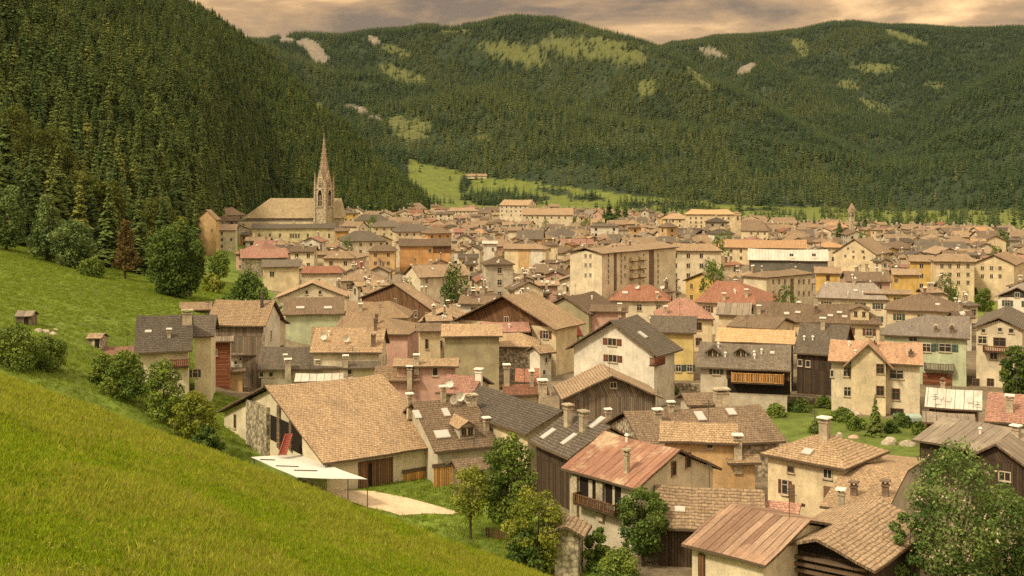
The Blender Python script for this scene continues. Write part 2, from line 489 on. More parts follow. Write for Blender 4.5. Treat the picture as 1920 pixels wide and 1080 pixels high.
GRAVEL = mottled("sandy_gravel", (.60, .465, .315), 0.35, 0.35, 4.0, 0.95, 0.3)
# ------------------------------------------------------------------ mesh builder
class MB:
    def __init__(s):
        s.v = []; s.k = {}; s.f = []; s.m = []; s.uv = []; s.mats = []
    def vid(s, p):
        k = (round(p[0], 3), round(p[1], 3), round(p[2], 3))
        i = s.k.get(k)
        if i is None:
            i = s.k[k] = len(s.v); s.v.append((p[0], p[1], p[2]))
        return i
    def face(s, pts, mat, flip=False, uv=None):
        pts = [Vector(p) for p in pts]
        if flip: pts.reverse()
        e1 = (pts[1] - pts[0])
        if e1.length < 1e-6: return
        e1.normalize()
        n = Vector((0, 0, 0))
        for i in range(1, len(pts) - 1): n += (pts[i] - pts[0]).cross(pts[i + 1] - pts[0])
        if n.length < 1e-9: return
        n.normalize(); e2 = n.cross(e1)
        ids = [s.vid(p) for p in pts]
        if len(set(ids)) < len(ids): return
        if mat not in s.mats: s.mats.append(mat)
        s.f.append(ids); s.m.append(s.mats.index(mat))
        o = pts[0]
        ox = (abs(o.x) * 1.7 + abs(o.y) * 0.9) % 5
        s.uv += uv if uv is not None else [((p - o).dot(e1) + ox, (p - o).dot(e2)) for p in pts]
    def hexa(s, lo, hi, mat, top=None, cap=True, bottom=False):
        """box between two quads (each counter-clockwise seen from above)"""
        n = len(lo)
        for i in range(n):
            j = (i + 1) % n
            s.face([lo[i], lo[j], hi[j], hi[i]], mat)
        if cap: s.face(hi, top or mat)
        if bottom: s.face(list(reversed(lo)), mat)
    def box(s, x0, y0, z0, x1, y1, z1, mat, top=None, bottom=True):
        q = lambda z: [(x0, y0, z), (x1, y0, z), (x1, y1, z), (x0, y1, z)]
        s.hexa(q(z0), q(z1), mat, top, True, bottom)
    def beam(s, a, b, w, h, mat):
        a = Vector(a); b = Vector(b); d = (b - a).normalized()
        sx = d.cross(Vector((0, 0, 1)))
        if sx.length < 1e-3: sx = Vector((1, 0, 0))
        sx.normalize(); up = sx.cross(d)
        c = [(-1, -1), (1, -1), (1, 1), (-1, 1)]
        lo = [a + sx * (i * w / 2) + up * (j * h / 2) for i, j in c]
        hi = [b + sx * (i * w / 2) + up * (j * h / 2) for i, j in c]
        s.hexa(lo, hi, mat, None, True, True)
    def tube(s, pts, rad, mat, n=6):
        rings = []
        for i, p in enumerate(pts):
            p = Vector(p)
            d = (Vector(pts[min(i + 1, len(pts) - 1)]) - Vector(pts[max(i - 1, 0)])).normalized()
            a = d.cross(Vector((0.3, 0.9, 0.1))).normalized(); b = d.cross(a)
            rings.append([p + (a * math.cos(t) + b * math.sin(t)) * rad[i] for t in (2 * math.pi * k / n for k in range(n))])
        for r0, r1 in zip(rings, rings[1:]):
            for k in range(n):
                s.face([r0[k], r0[(k + 1) % n], r1[(k + 1) % n], r1[k]], mat, True)
        s.face(rings[-1], mat)
    def mesh(s, name):
        me = bpy.data.meshes.new(name)
        me.from_pydata(s.v, [], s.f)
        for m in s.mats: me.materials.append(m)
        me.polygons.foreach_set("material_index", s.m)
        uvl = me.uv_layers.new(name="UVMap")
        uvl.data.foreach_set("uv", np.array(s.uv, np.float32).ravel())
        me.update()
        return me
    def build(s, name, parent=None, loc=None, rz=0.0):
        o = bpy.data.objects.new(name, s.mesh(name))
        col.objects.link(o)
        if parent is not None: o.parent = parent
        if loc is not None: o.location = loc
        o.rotation_euler[2] = rz
        return o
def np_mesh(name, verts, faces4, mat, tint=None, smooth=False):
    me = bpy.data.meshes.new(name)
    n, m = len(verts), len(faces4); k = faces4.shape[1]
    me.vertices.add(n); me.vertices.foreach_set("co", np.asarray(verts, np.float32).ravel())
    me.loops.add(m * k); me.loops.foreach_set("vertex_index", np.asarray(faces4, np.int32).ravel())
    me.polygons.add(m); me.polygons.foreach_set("loop_start", np.arange(0, m * k, k, dtype=np.int32))
    me.polygons.foreach_set("loop_total", np.full(m, k, np.int32))
    if smooth: me.polygons.foreach_set("use_smooth", np.ones(m, bool))
    if tint is not None:
        a = me.attributes.new("tint", 'FLOAT', 'FACE'); a.data.foreach_set("value", np.asarray(tint, np.float32))
    me.materials.append(mat)
    me.update(); me.validate()
    return me

# ------------------------------------------------------------------ shared small parts
_share = {}
def shared(key, fn):
    if key not in _share: _share[key] = fn()
    return _share[key]
def child(name, mesh, parent, loc=(0, 0, 0), rot=(0, 0, 0)):
    o = bpy.data.objects.new(name, mesh); col.objects.link(o)
    o.parent = parent; o.location = loc; o.rotation_euler = rot
    return o
def q1(v): return max(0.3, round(v / 0.1) * 0.1)
def pane_mesh(w, h):
    b = MB(); b.box(-w / 2, -0.012, -h / 2, w / 2, 0.02, h / 2, PANE); return b.mesh("pane")
def frame_mesh(w, h, mat):
    b = MB(); t = 0.09; y0 = -0.07
    b.box(-w / 2 - t, y0, h / 2, w / 2 + t, 0.02, h / 2 + t, mat)
    b.box(-w / 2 - t, y0, -h / 2 - t, w / 2 + t, 0.02, -h / 2, mat)
    b.box(-w / 2 - t, y0, -h / 2, -w / 2, 0.02, h / 2, mat)
    b.box(w / 2, y0, -h / 2, w / 2 + t, 0.02, h / 2, mat)
    if w > 0.7: b.box(-0.035, -0.04, -h / 2, 0.035, 0.0, h / 2, mat)
    if h > 0.9: b.box(-w / 2, -0.035, h * 0.17 - 0.03, w / 2, 0.0, h * 0.17 + 0.03, mat)
    return b.mesh("frame")
def shutter_mesh(w, h, mat):
    b = MB(); b.box(-w / 2, -0.05, -h / 2, w / 2, 0.0, h / 2, mat)
    for z in (-h * .3, h * .3): b.box(-w / 2 + .04, -0.075, z - .05, w / 2 - .04, -0.05, z + .05, mat)
    return b.mesh("shutter")
def sill_mesh(w):
    b = MB(); b.box(-w / 2 - .15, -0.16, -0.06, w / 2 + .15, 0.02, 0.02, CHIM); return b.mesh("sill")
def simple_window_mesh(w, h, mat):
    b = MB(); b.box(-w / 2, -0.012, -h / 2, w / 2, 0.02, h / 2, PANE)
    t = 0.12
    b.box(-w / 2 - t, -0.06, h / 2, w / 2 + t, 0.02, h / 2 + t, mat)
    b.box(-w / 2 - t, -0.06, -h / 2 - t, w / 2 + t, 0.02, -h / 2, mat)
    b.box(-0.05, -0.05, -h / 2, 0.05, 0.0, h / 2, mat)
    return b.mesh("window")
def chimney_mesh(w, d, h, body, cap, kind):
    b = MB(); q = lambda e, z: [(-w / 2 - e, -d / 2 - e, z), (w / 2 + e, -d / 2 - e, z), (w / 2 + e, d / 2 + e, z), (-w / 2 - e, d / 2 + e, z)]
    b.hexa(q(0, -1.3), q(0, h - .3), body)
    b.hexa(q(.07, h - .3), q(.07, h - .18), body, None, True, True)
    if kind == 0:
        for sx in (-1, 1):
            for sy in (-1, 1):
                b.box(sx * (w / 2 - .08) - .06, sy * (d / 2 - .08) - .06, h - .18, sx * (w / 2 - .08) + .06, sy * (d / 2 - .08) + .06, h + .1, body)
        b.hexa(q(.16, h + .1), q(.12, h + .22), cap, None, True, True)
    elif kind == 1:
        b.box(-w * .2, -d * .2, h - .18, w * .2, d * .2, h + .15, CHIMR)
        b.hexa(q(.1, h + .15), [(-.02, -d / 2, h + .42), (.02, -d / 2, h + .42), (.02, d / 2, h + .42), (-.02, d / 2, h + .42)], cap, None, True, True)
    else:
        b.tube([(0, 0, h - .2), (0, 0, h + .55)], [.13, .13], CHIMR, 8)
        b.tube([(0, 0, h + .55), (0, 0, h + .75)], [.26, .05], cap, 8)
    return b.mesh("chimney")
def skylight_mesh(w, h):
    b = MB(); b.box(-w / 2, -h / 2, -.05, w / 2, h / 2, .09, STEELW)
    b.box(-w / 2 + .08, -h / 2 + .08, .09, w / 2 - .08, h / 2 - .08, .105, SKYGL, None, False)
    return b.mesh("skylight")
def dish_mesh():
    b = MB(); n = 12; rings = []
    for k in range(4):
        r = .5 * k / 3
        rings.append([Vector((r * math.cos(t), -.25 * (r / .5) ** 2, r * math.sin(t) + .75)) for t in (2 * math.pi * i / n for i in range(n))])
    for a_, b_ in zip(rings[1:], rings[2:]):
        for i in range(n): b.face([a_[i], a_[(i + 1) % n], b_[(i + 1) % n], b_[i]], CAPW)
    b.face(rings[1], CAPW)
    b.tube([(0, .05, -.3), (0, .05, .75)], [.04, .04], POST, 6)
    b.tube([(0, 0, .45), (0, -.5, .72)], [.02, .02], POST, 5)
    return b.mesh("satellite_dish")
def aerial_mesh():
    b = MB(); b.tube([(0, 0, -.3), (0, 0, 2.1)], [.03, .025], POST, 5)
    for z, w in ((1.5, .55), (1.75, .45), (2.0, .35)): b.box(-w, -.02, z - .02, w, .02, z + .02, POST)
    b.box(-.02, -.5, 1.73, .02, .5, 1.77, POST)
    return b.mesh("aerial")
def vent_mesh():
    b = MB(); b.tube([(0, 0, -.3), (0, 0, .45)], [.12, .11], CAPW, 8); b.tube([(0, 0, .45), (0, 0, .62)], [.22, .06], CAPW, 8)
    return b.mesh("roof_vent")

# ------------------------------------------------------------------ fitting a house to the corners read off the photograph
def local_pts(L, r, ze, zr, ha=0.0, hb=0.0):
    return {'Af': (-L / 2, -r, ze), 'Bf': (L / 2, -r, ze), 'Ab': (-L / 2, r, ze), 'Bb': (L / 2, r, ze),
            'A': (-L / 2 + ha, 0, zr), 'B': (L / 2 - hb, 0, zr)}
def fit(obs, yaw, h, L0, r0, s0, hip, wy=12.0, gz=None):
    ye = max(p[1] for p in obs.values())
    Y0 = (63800 - 2200 * h) / (ye - 352.0)
    mx = sum(p[0] for p in obs.values()) / len(obs)
    p = np.array([(mx - 960) / F * Y0, Y0 + r0, town_z(Y0) + h, R(yaw), L0, r0, s0], float)
    names = list(obs)
    wob = np.array([obs[n] for n in names], float)
    lw = 0.55 if ('Af' in obs and 'Bf' in obs) or ('A' in obs and 'B' in obs) else 0.25
    def res(p):
        cx, cy, ze, th, L, r, s = p
        lp = local_pts(L, r, ze, ze + s * r, hip[0] * r, hip[1] * r)
        c, sn = math.cos(th), math.sin(th)
        out = []
        for n, (ox, oy) in zip(names, wob):
            x, y, z = lp[n]
            X = cx + c * x - sn * y; Yy = max(cy + sn * x + c * y, 20.0)
            a, b = proj(X, Yy, z)
            out += [(a - ox) / 2.5, (b - oy) / 2.0]
        g = gz if gz is not None else town_z(cy)
        out += [(ze - g - h) / 0.8, (s - s0) / 0.07, (L - L0) / (lw * L0), (r - r0) / (0.3 * r0), (th - R(yaw)) / R(wy)]
        return np.array(out)
    lam = 1e-2; r = res(p); c0 = r @ r
    step = np.array([.01, .01, .01, .0005, .01, .01, .001])
    for _ in range(70):
        J = np.stack([(res(p + np.eye(7)[i] * step[i]) - r) / step[i] for i in range(7)], 1)
        A = J.T @ J
        try: d = -np.linalg.solve(A + lam * np.diag(np.diag(A) + 1e-9), J.T @ r)
        except np.linalg.LinAlgError: break
        q = p + d
        q[4] = max(q[4], 3); q[5] = max(q[5], 1.5); q[6] = max(q[6], 0.12)
        rq = res(q); c1 = rq @ rq
        if c1 < c0:
            p, r = q, rq; lam *= 0.4
            if c0 - c1 < 1e-7: break
            c0 = c1
        else: lam *= 4
    return p, c0

HOUSES = []       # every house: object, plan position, size and looks, for spacing and labels
class House:
    pass
def facing(th, n):
    c, s = math.cos(th), math.sin(th)
    return (c * n[0] - s * n[1], s * n[0] + c * n[1])
FACES = {'f': ((0, -1), 0.0), 'b': ((0, 1), math.pi), 'A': ((-1, 0), -math.pi / 2), 'B': ((1, 0), math.pi / 2)}

def house_geometry(H, roofb, wallb, sag=0.05):
    """roof shell and walls of one house in its own frame"""
    L, r, ze, zr, t = H.L, H.r, H.ze, H.zr, H.t
    s = H.s
    ha, hb = H.hip[0] * r, H.hip[1] * r
    rr = random.Random(H.seed)
    nx = max(2, min(8, int(L / 2.2))) if H.detail > 1 else 1
    ny = 3 if H.detail > 1 else 1
    if ha or hb: ny = 1
    off = [[rr.uniform(-sag, sag) * (1 if H.detail > 1 else 0) for _ in range(2 * ny + 1)] for _ in range(nx + 1)]
    def P(i, j, dz=0.0):
        """i along the ridge, j from front eave (0) over the ridge (ny) to the back eave (2*ny)"""
        f = abs(j - ny) / ny
        x0 = -L / 2 + ha * (1 - f); x1 = L / 2 - hb * (1 - f)
        x = x0 + (x1 - x0) * i / nx
        y = -r * f if j < ny else r * f
        # old roofs spread: the eaves flatten a little
        z = ze + (zr - ze) * (1 - f) + off[i][j] - (0.012 * L * math.sin(math.pi * i / nx) * (1 - f) if H.detail > 1 else 0)
        return (x, y, z + dz)
    rm = H.roof; sl = math.hypot(1, s); ux = (H.seed * 1.37) % 7
    for i in range(nx):
        for j in range(2 * ny):
            q = [P(i, j), P(i + 1, j), P(i + 1, j + 1), P(i, j + 1)]
            if j >= ny: q = [P(i + 1, j + 1), P(i, j + 1), P(i, j), P(i + 1, j)]
            roofb.face(q, rm, False, [(p[0] + ux, (r - abs(p[1])) * sl) for p in q])
            if not (ha or hb): roofb.face([P(i, j + 1, -t), P(i + 1, j + 1, -t), P(i + 1, j, -t), P(i, j, -t)], SOFFIT)
        roofb.face([P(i, 0, -t), P(i + 1, 0, -t), P(i + 1, 0), P(i, 0)], H.fascia)
        roofb.face([P(i + 1, 2 * ny, -t), P(i, 2 * ny, -t), P(i, 2 * ny), P(i + 1, 2 * ny)], H.fascia)
    for (hp, i, sg) in ((ha, 0, -1), (hb, nx, 1)):
        if hp:
            a, b, c_ = P(i, 0), P(i, 2 * ny), P(i, ny)
            roofb.face([b, a, c_] if sg < 0 else [a, b, c_], rm)
            al, bl = P(i, 0, -t), P(i, 2 * ny, -t)
            roofb.face([bl, al, a, b] if sg < 0 else [al, bl, b, a], H.fascia)
        else:
            for j in range(2 * ny):
                q = [P(i, j, -t), P(i, j), P(i, j + 1), P(i, j + 1, -t)]
                roofb.face(q, H.fascia, sg > 0)
    if ha or hb:
        roofb.face([P(0, 2 * ny, -t), P(nx, 2 * ny, -t), P(nx, 0, -t), P(0, 0, -t)], SOFFIT)
    # walls
    ox, oy = H.ovx, H.ovy
    wx0, wx1, wy = -L / 2 + ox, L / 2 - ox, r - oy
    H.wx0, H.wx1, H.wy = wx0, wx1, wy
    ztop = ze + s * oy - t - 0.06
    if ha or hb: ztop = ze - t + 0.02
    H.ztop = ztop
    zap = zr - t - 0.10 - (0.012 * L if H.detail > 1 else 0)
    wm = H.wall
    wallb.face([(wx0, -wy, 0), (wx1, -wy, 0), (wx1, -wy, ztop), (wx0, -wy, ztop)], H.wallf or wm)
    wallb.face([(wx1, wy, 0), (wx0, wy, 0), (wx0, wy, ztop), (wx1, wy, ztop)], wm)
    for sg, hp, x in ((-1, ha, wx0), (1, hb, wx1)):
        q = [(x, -wy, 0), (x, wy, 0), (x, wy, ztop), (x, -wy, ztop)]
        wallb.face(q, wm, sg < 0)
        if not hp:
            wallb.face([(x, -wy, ztop), (x, wy, ztop), (x, 0, zap)], H.gable or wm, sg < 0)

def new_house(cx, cy, th, L, r, h, s, zg, hip=(0, 0), roof=None, wall=None, detail=2, seed=0, gable=None, wallf=None, fascia=None, ov=(.5, .6), t=.2):
    H = House()
    H.cx, H.cy, H.th, H.L, H.r, H.s, H.zb = cx, cy, th, L, r, s, zg
    H.ze = h; H.zr = h + s * r; H.hip = hip; H.roof = roof; H.wall = wall; H.detail = detail
    H.seed = seed; H.gable = gable; H.wallf = wallf; H.fascia = fascia or FASCIA; H.ovx, H.ovy = ov; H.t = t
    H.groups = []
    return H
def to_local(H, p):
    dx, dy = p[0] - H.cx, p[1] - H.cy
    c, s = math.cos(-H.th), math.sin(-H.th)
    return Vector((c * dx - s * dy, s * dx + c * dy, p[2] - H.zb))
def ray_local(H, px, py):
    o = to_local(H, (0, 0, CZ)); q = to_local(H, at(px, py, 100.0))
    return o, (q - o)
def hit_roof(H, px, py):
    o, d = ray_local(H, px, py); best = None
    for sg in (-1, 1):
        # z = ze + s*(r + sg*-1... ) : front side has y<0
        # front: z = ze + s*(r + y); back: z = ze + s*(r - y)
        k = H.s * (1 if sg < 0 else -1)
        den = d.z - k * d.y
        if abs(den) < 1e-9: continue
        tt = (H.ze + H.s * H.r + k * o.y - o.z) / den
        p = o + d * tt
        if tt > 0 and -H.L / 2 - .2 <= p.x <= H.L / 2 + .2 and -.05 <= p.y * sg <= H.r + .3:
            if best is None or tt < best[0]: best = (tt, p, sg)
    return best
def hit_wall(H, px, py, force=None):
    o, d = ray_local(H, px, py); best = None
    for k, (n, rz) in FACES.items():
        if force and k != force: continue
        if n[0] * d.x + n[1] * d.y >= -1e-6: continue
        if k in 'fb':
            yy = -H.wy if k == 'f' else H.wy
            tt = (yy - o.y) / d.y; p = o + d * tt
            ok = H.wx0 - .1 <= p.x <= H.wx1 + .1
        else:
            xx = H.wx0 if k == 'A' else H.wx1
            tt = (xx - o.x) / d.x; p = o + d * tt
            ok = -H.wy - .1 <= p.y <= H.wy + .1
        if tt > 0 and (ok or force) and -3 < p.z < H.zr and (best is None or tt < best[0]): best = (tt, p, k)
    return best
def px_m(H, px=1.0): return px * (H.cy) / F

def add_window(H, p, k, w, h, style='w', rich=True):
    rz = FACES[k][1]
    w, h = q1(w), q1(h)
    fm = FRAMEB if style in 'bn' else FRAMEW
    if not rich:
        return child("window", shared(('sw', w, h, fm.name), lambda: simple_window_mesh(w, h, fm)), H.o, p, (0, 0, rz))
    o = child("window", shared(('p', w, h), lambda: pane_mesh(w, h)), H.o, p, (0, 0, rz))
    child("frame", shared(('f', w, h, fm.name), lambda: frame_mesh(w, h, fm)), o)
    if style in 'sg':
        sm = SHUTB if style == 's' else SHUTG
        sw = q1(w * .55)
        me = shared(('sh', sw, h, sm.name), lambda: shutter_mesh(sw, h, sm))
        child("shutter", me, o, (-w / 2 - .1 - sw / 2, 0, 0)); child("shutter", me, o, (w / 2 + .1 + sw / 2, 0, 0))
    child("sill", shared(('si', w), lambda: sill_mesh(w)), o, (0, 0, -h / 2 - .1))
    return o
def add_chimney(H, p, h=1.5, w=.7, body=None, cap=None, kind=0, rz=0.0):
    body = body or CHIM; cap = cap or CAPW
    w = q1(w * .8); h = q1(h * .9)
    me = shared(('ch', w, h, body.name, cap.name, kind), lambda: chimney_mesh(w, w * .8, h, body, cap, kind))
    return child("chimney", me, H.roof_o, (p[0], p[1], p[2]), (0, 0, rz))
def add_skylight(H, p, sg, w=.8, h=1.2):
    me = shared(('sk', q1(w), q1(h)), lambda: skylight_mesh(q1(w), q1(h)))
    return child("skylight", me, H.roof_o, p, ((math.atan(H.s)) * (1 if sg < 0 else -1), 0, 0))
def add_panel(H, name, rect, mat, depth=.06, force=None):
    """a flat part on a wall: boarding, door, pier or dark opening, its rectangle read off the photograph"""
    x0, y0, x1, y1 = rect
    c = hit_wall(H, (x0 + x1) / 2, (y0 + y1) / 2, force)
    if not c: return None
    k = c[2]
    ps = [hit_wall(H, x, y, k) for x, y in ((x0, (y0 + y1) / 2), (x1, (y0 + y1) / 2), ((x0 + x1) / 2, y0), ((x0 + x1) / 2, y1))]
    if not all(ps): return None
    w = (ps[0][1] - ps[1][1]).length; z1 = ps[2][1].z; z0 = max(ps[3][1].z, -.5)
    z1 = min(z1, min(H.ze + H.s * (H.r - abs(q[1].y)) for q in ps[:2]) - H.t - .1)
    mid = (ps[0][1] + ps[1][1]) / 2
    b = MB(); b.box(-w / 2, -depth, 0, w / 2, .02, max(z1 - z0, .2), mat)
    return child(name, b.mesh(name), H.o, (mid.x, mid.y, z0), (0, 0, FACES[k][1]))
def add_balcony(H, rect, mat=None, out=1.1, force=None):
    x0, y0, x1, y1 = rect; mat = mat or RWOOD
    a = hit_wall(H, x0, y1, force); b_ = hit_wall(H, x1, y1, force); t_ = hit_wall(H, (x0 + x1) / 2, y0, force)
    if not (a and b_ and t_): return
    k = a[2]; w = (a[1] - b_[1]).length; mid = (a[1] + b_[1]) / 2; hh = min(max(t_[1].z - mid.z, .8), 1.3)
    b = MB(); b.box(-w / 2, -out, -.15, w / 2, 0, 0, SOFFIT)
    o = child("balcony", b.mesh("balcony"), H.o, (mid.x, mid.y, mid.z), (0, 0, FACES[k][1]))
    g = MB()
    g.box(-w / 2, -out - .05, hh - .1, w / 2, -out + .05, hh, mat); g.box(-w / 2, -out - .04, .05, w / 2, -out + .04, .15, mat)
    n = max(4, int(w / .22))
    for i in range(n + 1):
        x = -w / 2 + w * i / n; g.box(max(x - .07, -w / 2), -out - .03, .15, min(x + .07, w / 2), -out + .03, hh - .1, mat)
    for sx in (-w / 2, w / 2 - .08):
        g.box(sx, -out + .05, hh - .1, sx + .08, 0, hh, mat)
        for i in range(5): y = -out + .15 + (out - .2) * i / 5; g.box(sx + .01, y, 0, sx + .07, y + .1, hh - .1, mat)
    child("railing", g.mesh("railing"), o)
def add_dormer(H, px, py, w=1.6, h=1.3, roof=None):
    b = hit_roof(H, px, py)
    if not b or b[2] > 0: return
    p = b[1]; s = H.s
    g = MB(); dpt = (h + .5) / s
    ww = w / 2
    g.face([(-ww, 0, 0), (ww, 0, 0), (ww, 0, h), (-ww, 0, h)], H.wall)
    g.face([(-ww, 0, h), (ww, 0, h), (0, 0, h + .5)], H.wall)
    g.face([(-ww, dpt, h), (-ww, 0, 0), (-ww, 0, h)], H.wall); g.face([(ww, 0, 0), (ww, dpt, h), (ww, 0, h)], H.wall)
    e = .3; zl = h - .12; d2 = dpt + .6
    rm = roof or H.roof
    g.face([(-ww - e, -.4, zl), (0, -.4, h + .62), (0, d2, h + .62), (-ww - e, d2, zl)], rm, True)
    g.face([(0, -.4, h + .62), (ww + e, -.4, zl), (ww + e, d2, zl), (0, d2, h + .62)], rm, True)
    g.face([(-ww - e, -.4, zl - .1), (0, -.4, h + .5), (0, -.4, h + .62), (-ww - e, -.4, zl)], FASCIA)
    g.face([(0, -.4, h + .5), (ww + e, -.4, zl - .1), (ww + e, -.4, zl), (0, -.4, h + .62)], FASCIA)
    o = child("dormer", g.mesh("dormer"), H.o, p)
    for x in ((-w * .22, w * .22) if w > 1.3 else (0,)):
        me = shared(('sw', .5, .7, FRAMEB.name), lambda: simple_window_mesh(.5, .7, FRAMEB))
        child("window", me, o, (x, 0, h * .55))
def auto_windows(H, rich, skip=0.12, faces=None, style=None, maxrows=3):
    rr = random.Random(H.seed + 5)
    st = style or rr.choice("wwbsg")
    for k, (n, rz) in FACES.items():
        if faces is not None and k not in faces: continue
        fx, fy = facing(H.th, n)
        vx, vy = -H.cx, -H.cy; q = math.hypot(vx, vy)
        if (fx * vx + fy * vy) / q < 0.2: continue
        w = (H.wx1 - H.wx0) if k in 'fb' else 2 * H.wy
        nc = max(1, int(w / 3.3)); nr = max(1, min(maxrows, int((H.ztop - .4) / 2.7)))
        for i in range(nc):
            for j in range(nr):
                if rr.random() < skip: continue
                u = -w / 2 + w * (i + .5) / nc; z = H.ztop - 1.25 - 2.7 * j
                if z < .8: continue
                p = {'f': (H.wx0 + w / 2 + u, -H.wy, z), 'b': (H.wx0 + w / 2 + u, H.wy, z), 'A': (H.wx0, u, z), 'B': (H.wx1, u, z)}[k]
                add_window(H, p, k, .9, 1.2, st, rich)
        if k in 'AB' and not H.hip[0 if k == 'A' else 1] and H.zr - H.ztop > 1.9:
            add_window(H, (H.wx0 if k == 'A' else H.wx1, 0, H.ztop + .55), k, .8, .9, st, rich)
def auto_roof(H, nch=2, nsk=2):
    rr = random.Random(H.seed + 9)
    side = -1 if facing(H.th, (0, -1))[1] < 0.1 else 1
    hx = max(H.L / 2 - max(H.hip) * H.r - .8, .5)
    for i in range(nch):
        y = side * H.r * rr.uniform(-.25, .45); x = rr.uniform(-hx, hx)
        z = H.zr - H.s * abs(y)
        add_chimney(H, (x, y, z), rr.choice((1.1, 1.3, 1.5, 1.8)), rr.choice((.5, .6, .7, .8)), rr.choice((CHIM, CHIM, CHIMR)), rr.choice((CAPW, CAPW, CHIMR)), rr.choice((0, 0, 1, 2)))
    if rr.random() < .5:
        x = rr.uniform(-hx, hx); child("aerial", shared('aerial', aerial_mesh), H.roof_o, (x, 0, H.zr - .05), (0, 0, rr.uniform(0, 3)))
    for i in range(nsk):
        y = side * H.r * rr.uniform(.3, .75); x = rr.uniform(-hx, hx) * .9
        z = H.zr - H.s * abs(y)
        if rr.random() < .55: add_skylight(H, (x, y, z + .03), side, rr.choice((.6, .8)), rr.choice((.8, 1.1)))
        elif rr.random() < .8: child("roof_vent", shared('vent', vent_mesh), H.roof_o, (x, y, z))
        else: child("satellite_dish", shared('dish', dish_mesh), H.roof_o, (x, y, z), (0, 0, -H.th + rr.uniform(-.6, .6)))

def place_house(H, name, label, cat="house", group=None, ridge=True):
    zg = H.zb
    H.o = tag(empty(name, (H.cx, H.cy, zg), H.th), label, cat, group)
    rb, wb = MB(), MB()
    house_geometry(H, rb, wb)
    wb.build("wall", H.o)
    H.roof_o = rb.build("roof", H.o)
    HOUSES.append(H)
    return H
_seed = [100]
def house(label, obs, yaw=0, h=6, L=14, r=6, s=.45, hip=(0, 0), roof=TAN, wall=CREAM, name="house", cat="house", gz=None, wy=12.0,
          wins=None, chims=(), skys=(), panels=(), balc=(), dorm=(), vents=(), dishes=(), auto=True, nch=None, nsk=None, base=0.0, rich=True, group=None, **kw):
    _seed[0] += 1
    p, cost = fit(obs, yaw, h, L, r, s, hip, wy, gz)
    cx, cy, ze, th, L, r, s = [float(v) for v in p]
    c, sn = math.cos(th), math.sin(th)
    zs = [ground(cx + c * x - sn * y, cy + sn * x + c * y) for x, y in ((-L / 2, -r), (L / 2, -r), (L / 2, r), (-L / 2, r))]
    zg = min(zs) - .4 + base
    zg = min(zg, ze - 2.2)
    H = new_house(cx, cy, th, L, r, ze - zg, s, zg, hip, roof, wall, 2, _seed[0], **kw)
    H.cost = cost
    xs_ = [q[0] for q in obs.values()]; ys_ = [q[1] for q in obs.values()]
    H.box = (min(xs_), min(ys_), max(xs_), max(ys_) + .45 * h * F / cy, cy)
    place_house(H, name, label, cat, group)
    if wins is None:
        if auto: auto_windows(H, rich)
    else:
        for wdef in wins:
            px, py, w, hh = wdef[:4]
            b = hit_wall(H, px, py)
            if b: add_window(H, b[1], b[2], px_m(H, w), px_m(H, hh), wdef[4] if len(wdef) > 4 else 'w', rich)
    for c in chims:
        b = hit_roof(H, c[0], c[1])
        if b: add_chimney(H, b[1], *c[2:])
    for c in skys:
        b = hit_roof(H, c[0], c[1])
        if b: add_skylight(H, b[1] + Vector((0, 0, .03)), b[2], *(c[2:] or (.8, 1.2)))
    for c in vents:
        b = hit_roof(H, *c)
        if b: child("roof_vent", shared('vent', vent_mesh), H.roof_o, b[1])
    for c in dishes:
        b = hit_roof(H, *c)
        if b: child("satellite_dish", shared('dish', dish_mesh), H.roof_o, b[1], (0, 0, -H.th + random.Random(c[0]).uniform(-.5, .9)))
    for c in panels: add_panel(H, *c)
    for c in balc: add_balcony(H, *c)
    for c in dorm: add_dormer(H, *c)
    if nch or nsk: auto_roof(H, nch or 0, nsk or 0)
    elif rich and H.seed % 2: child("aerial", shared('aerial', aerial_mesh), H.roof_o, (H.L * ((H.seed % 5) - 2) / 8, 0, H.zr - .1), (0, 0, H.seed % 3))
    return H
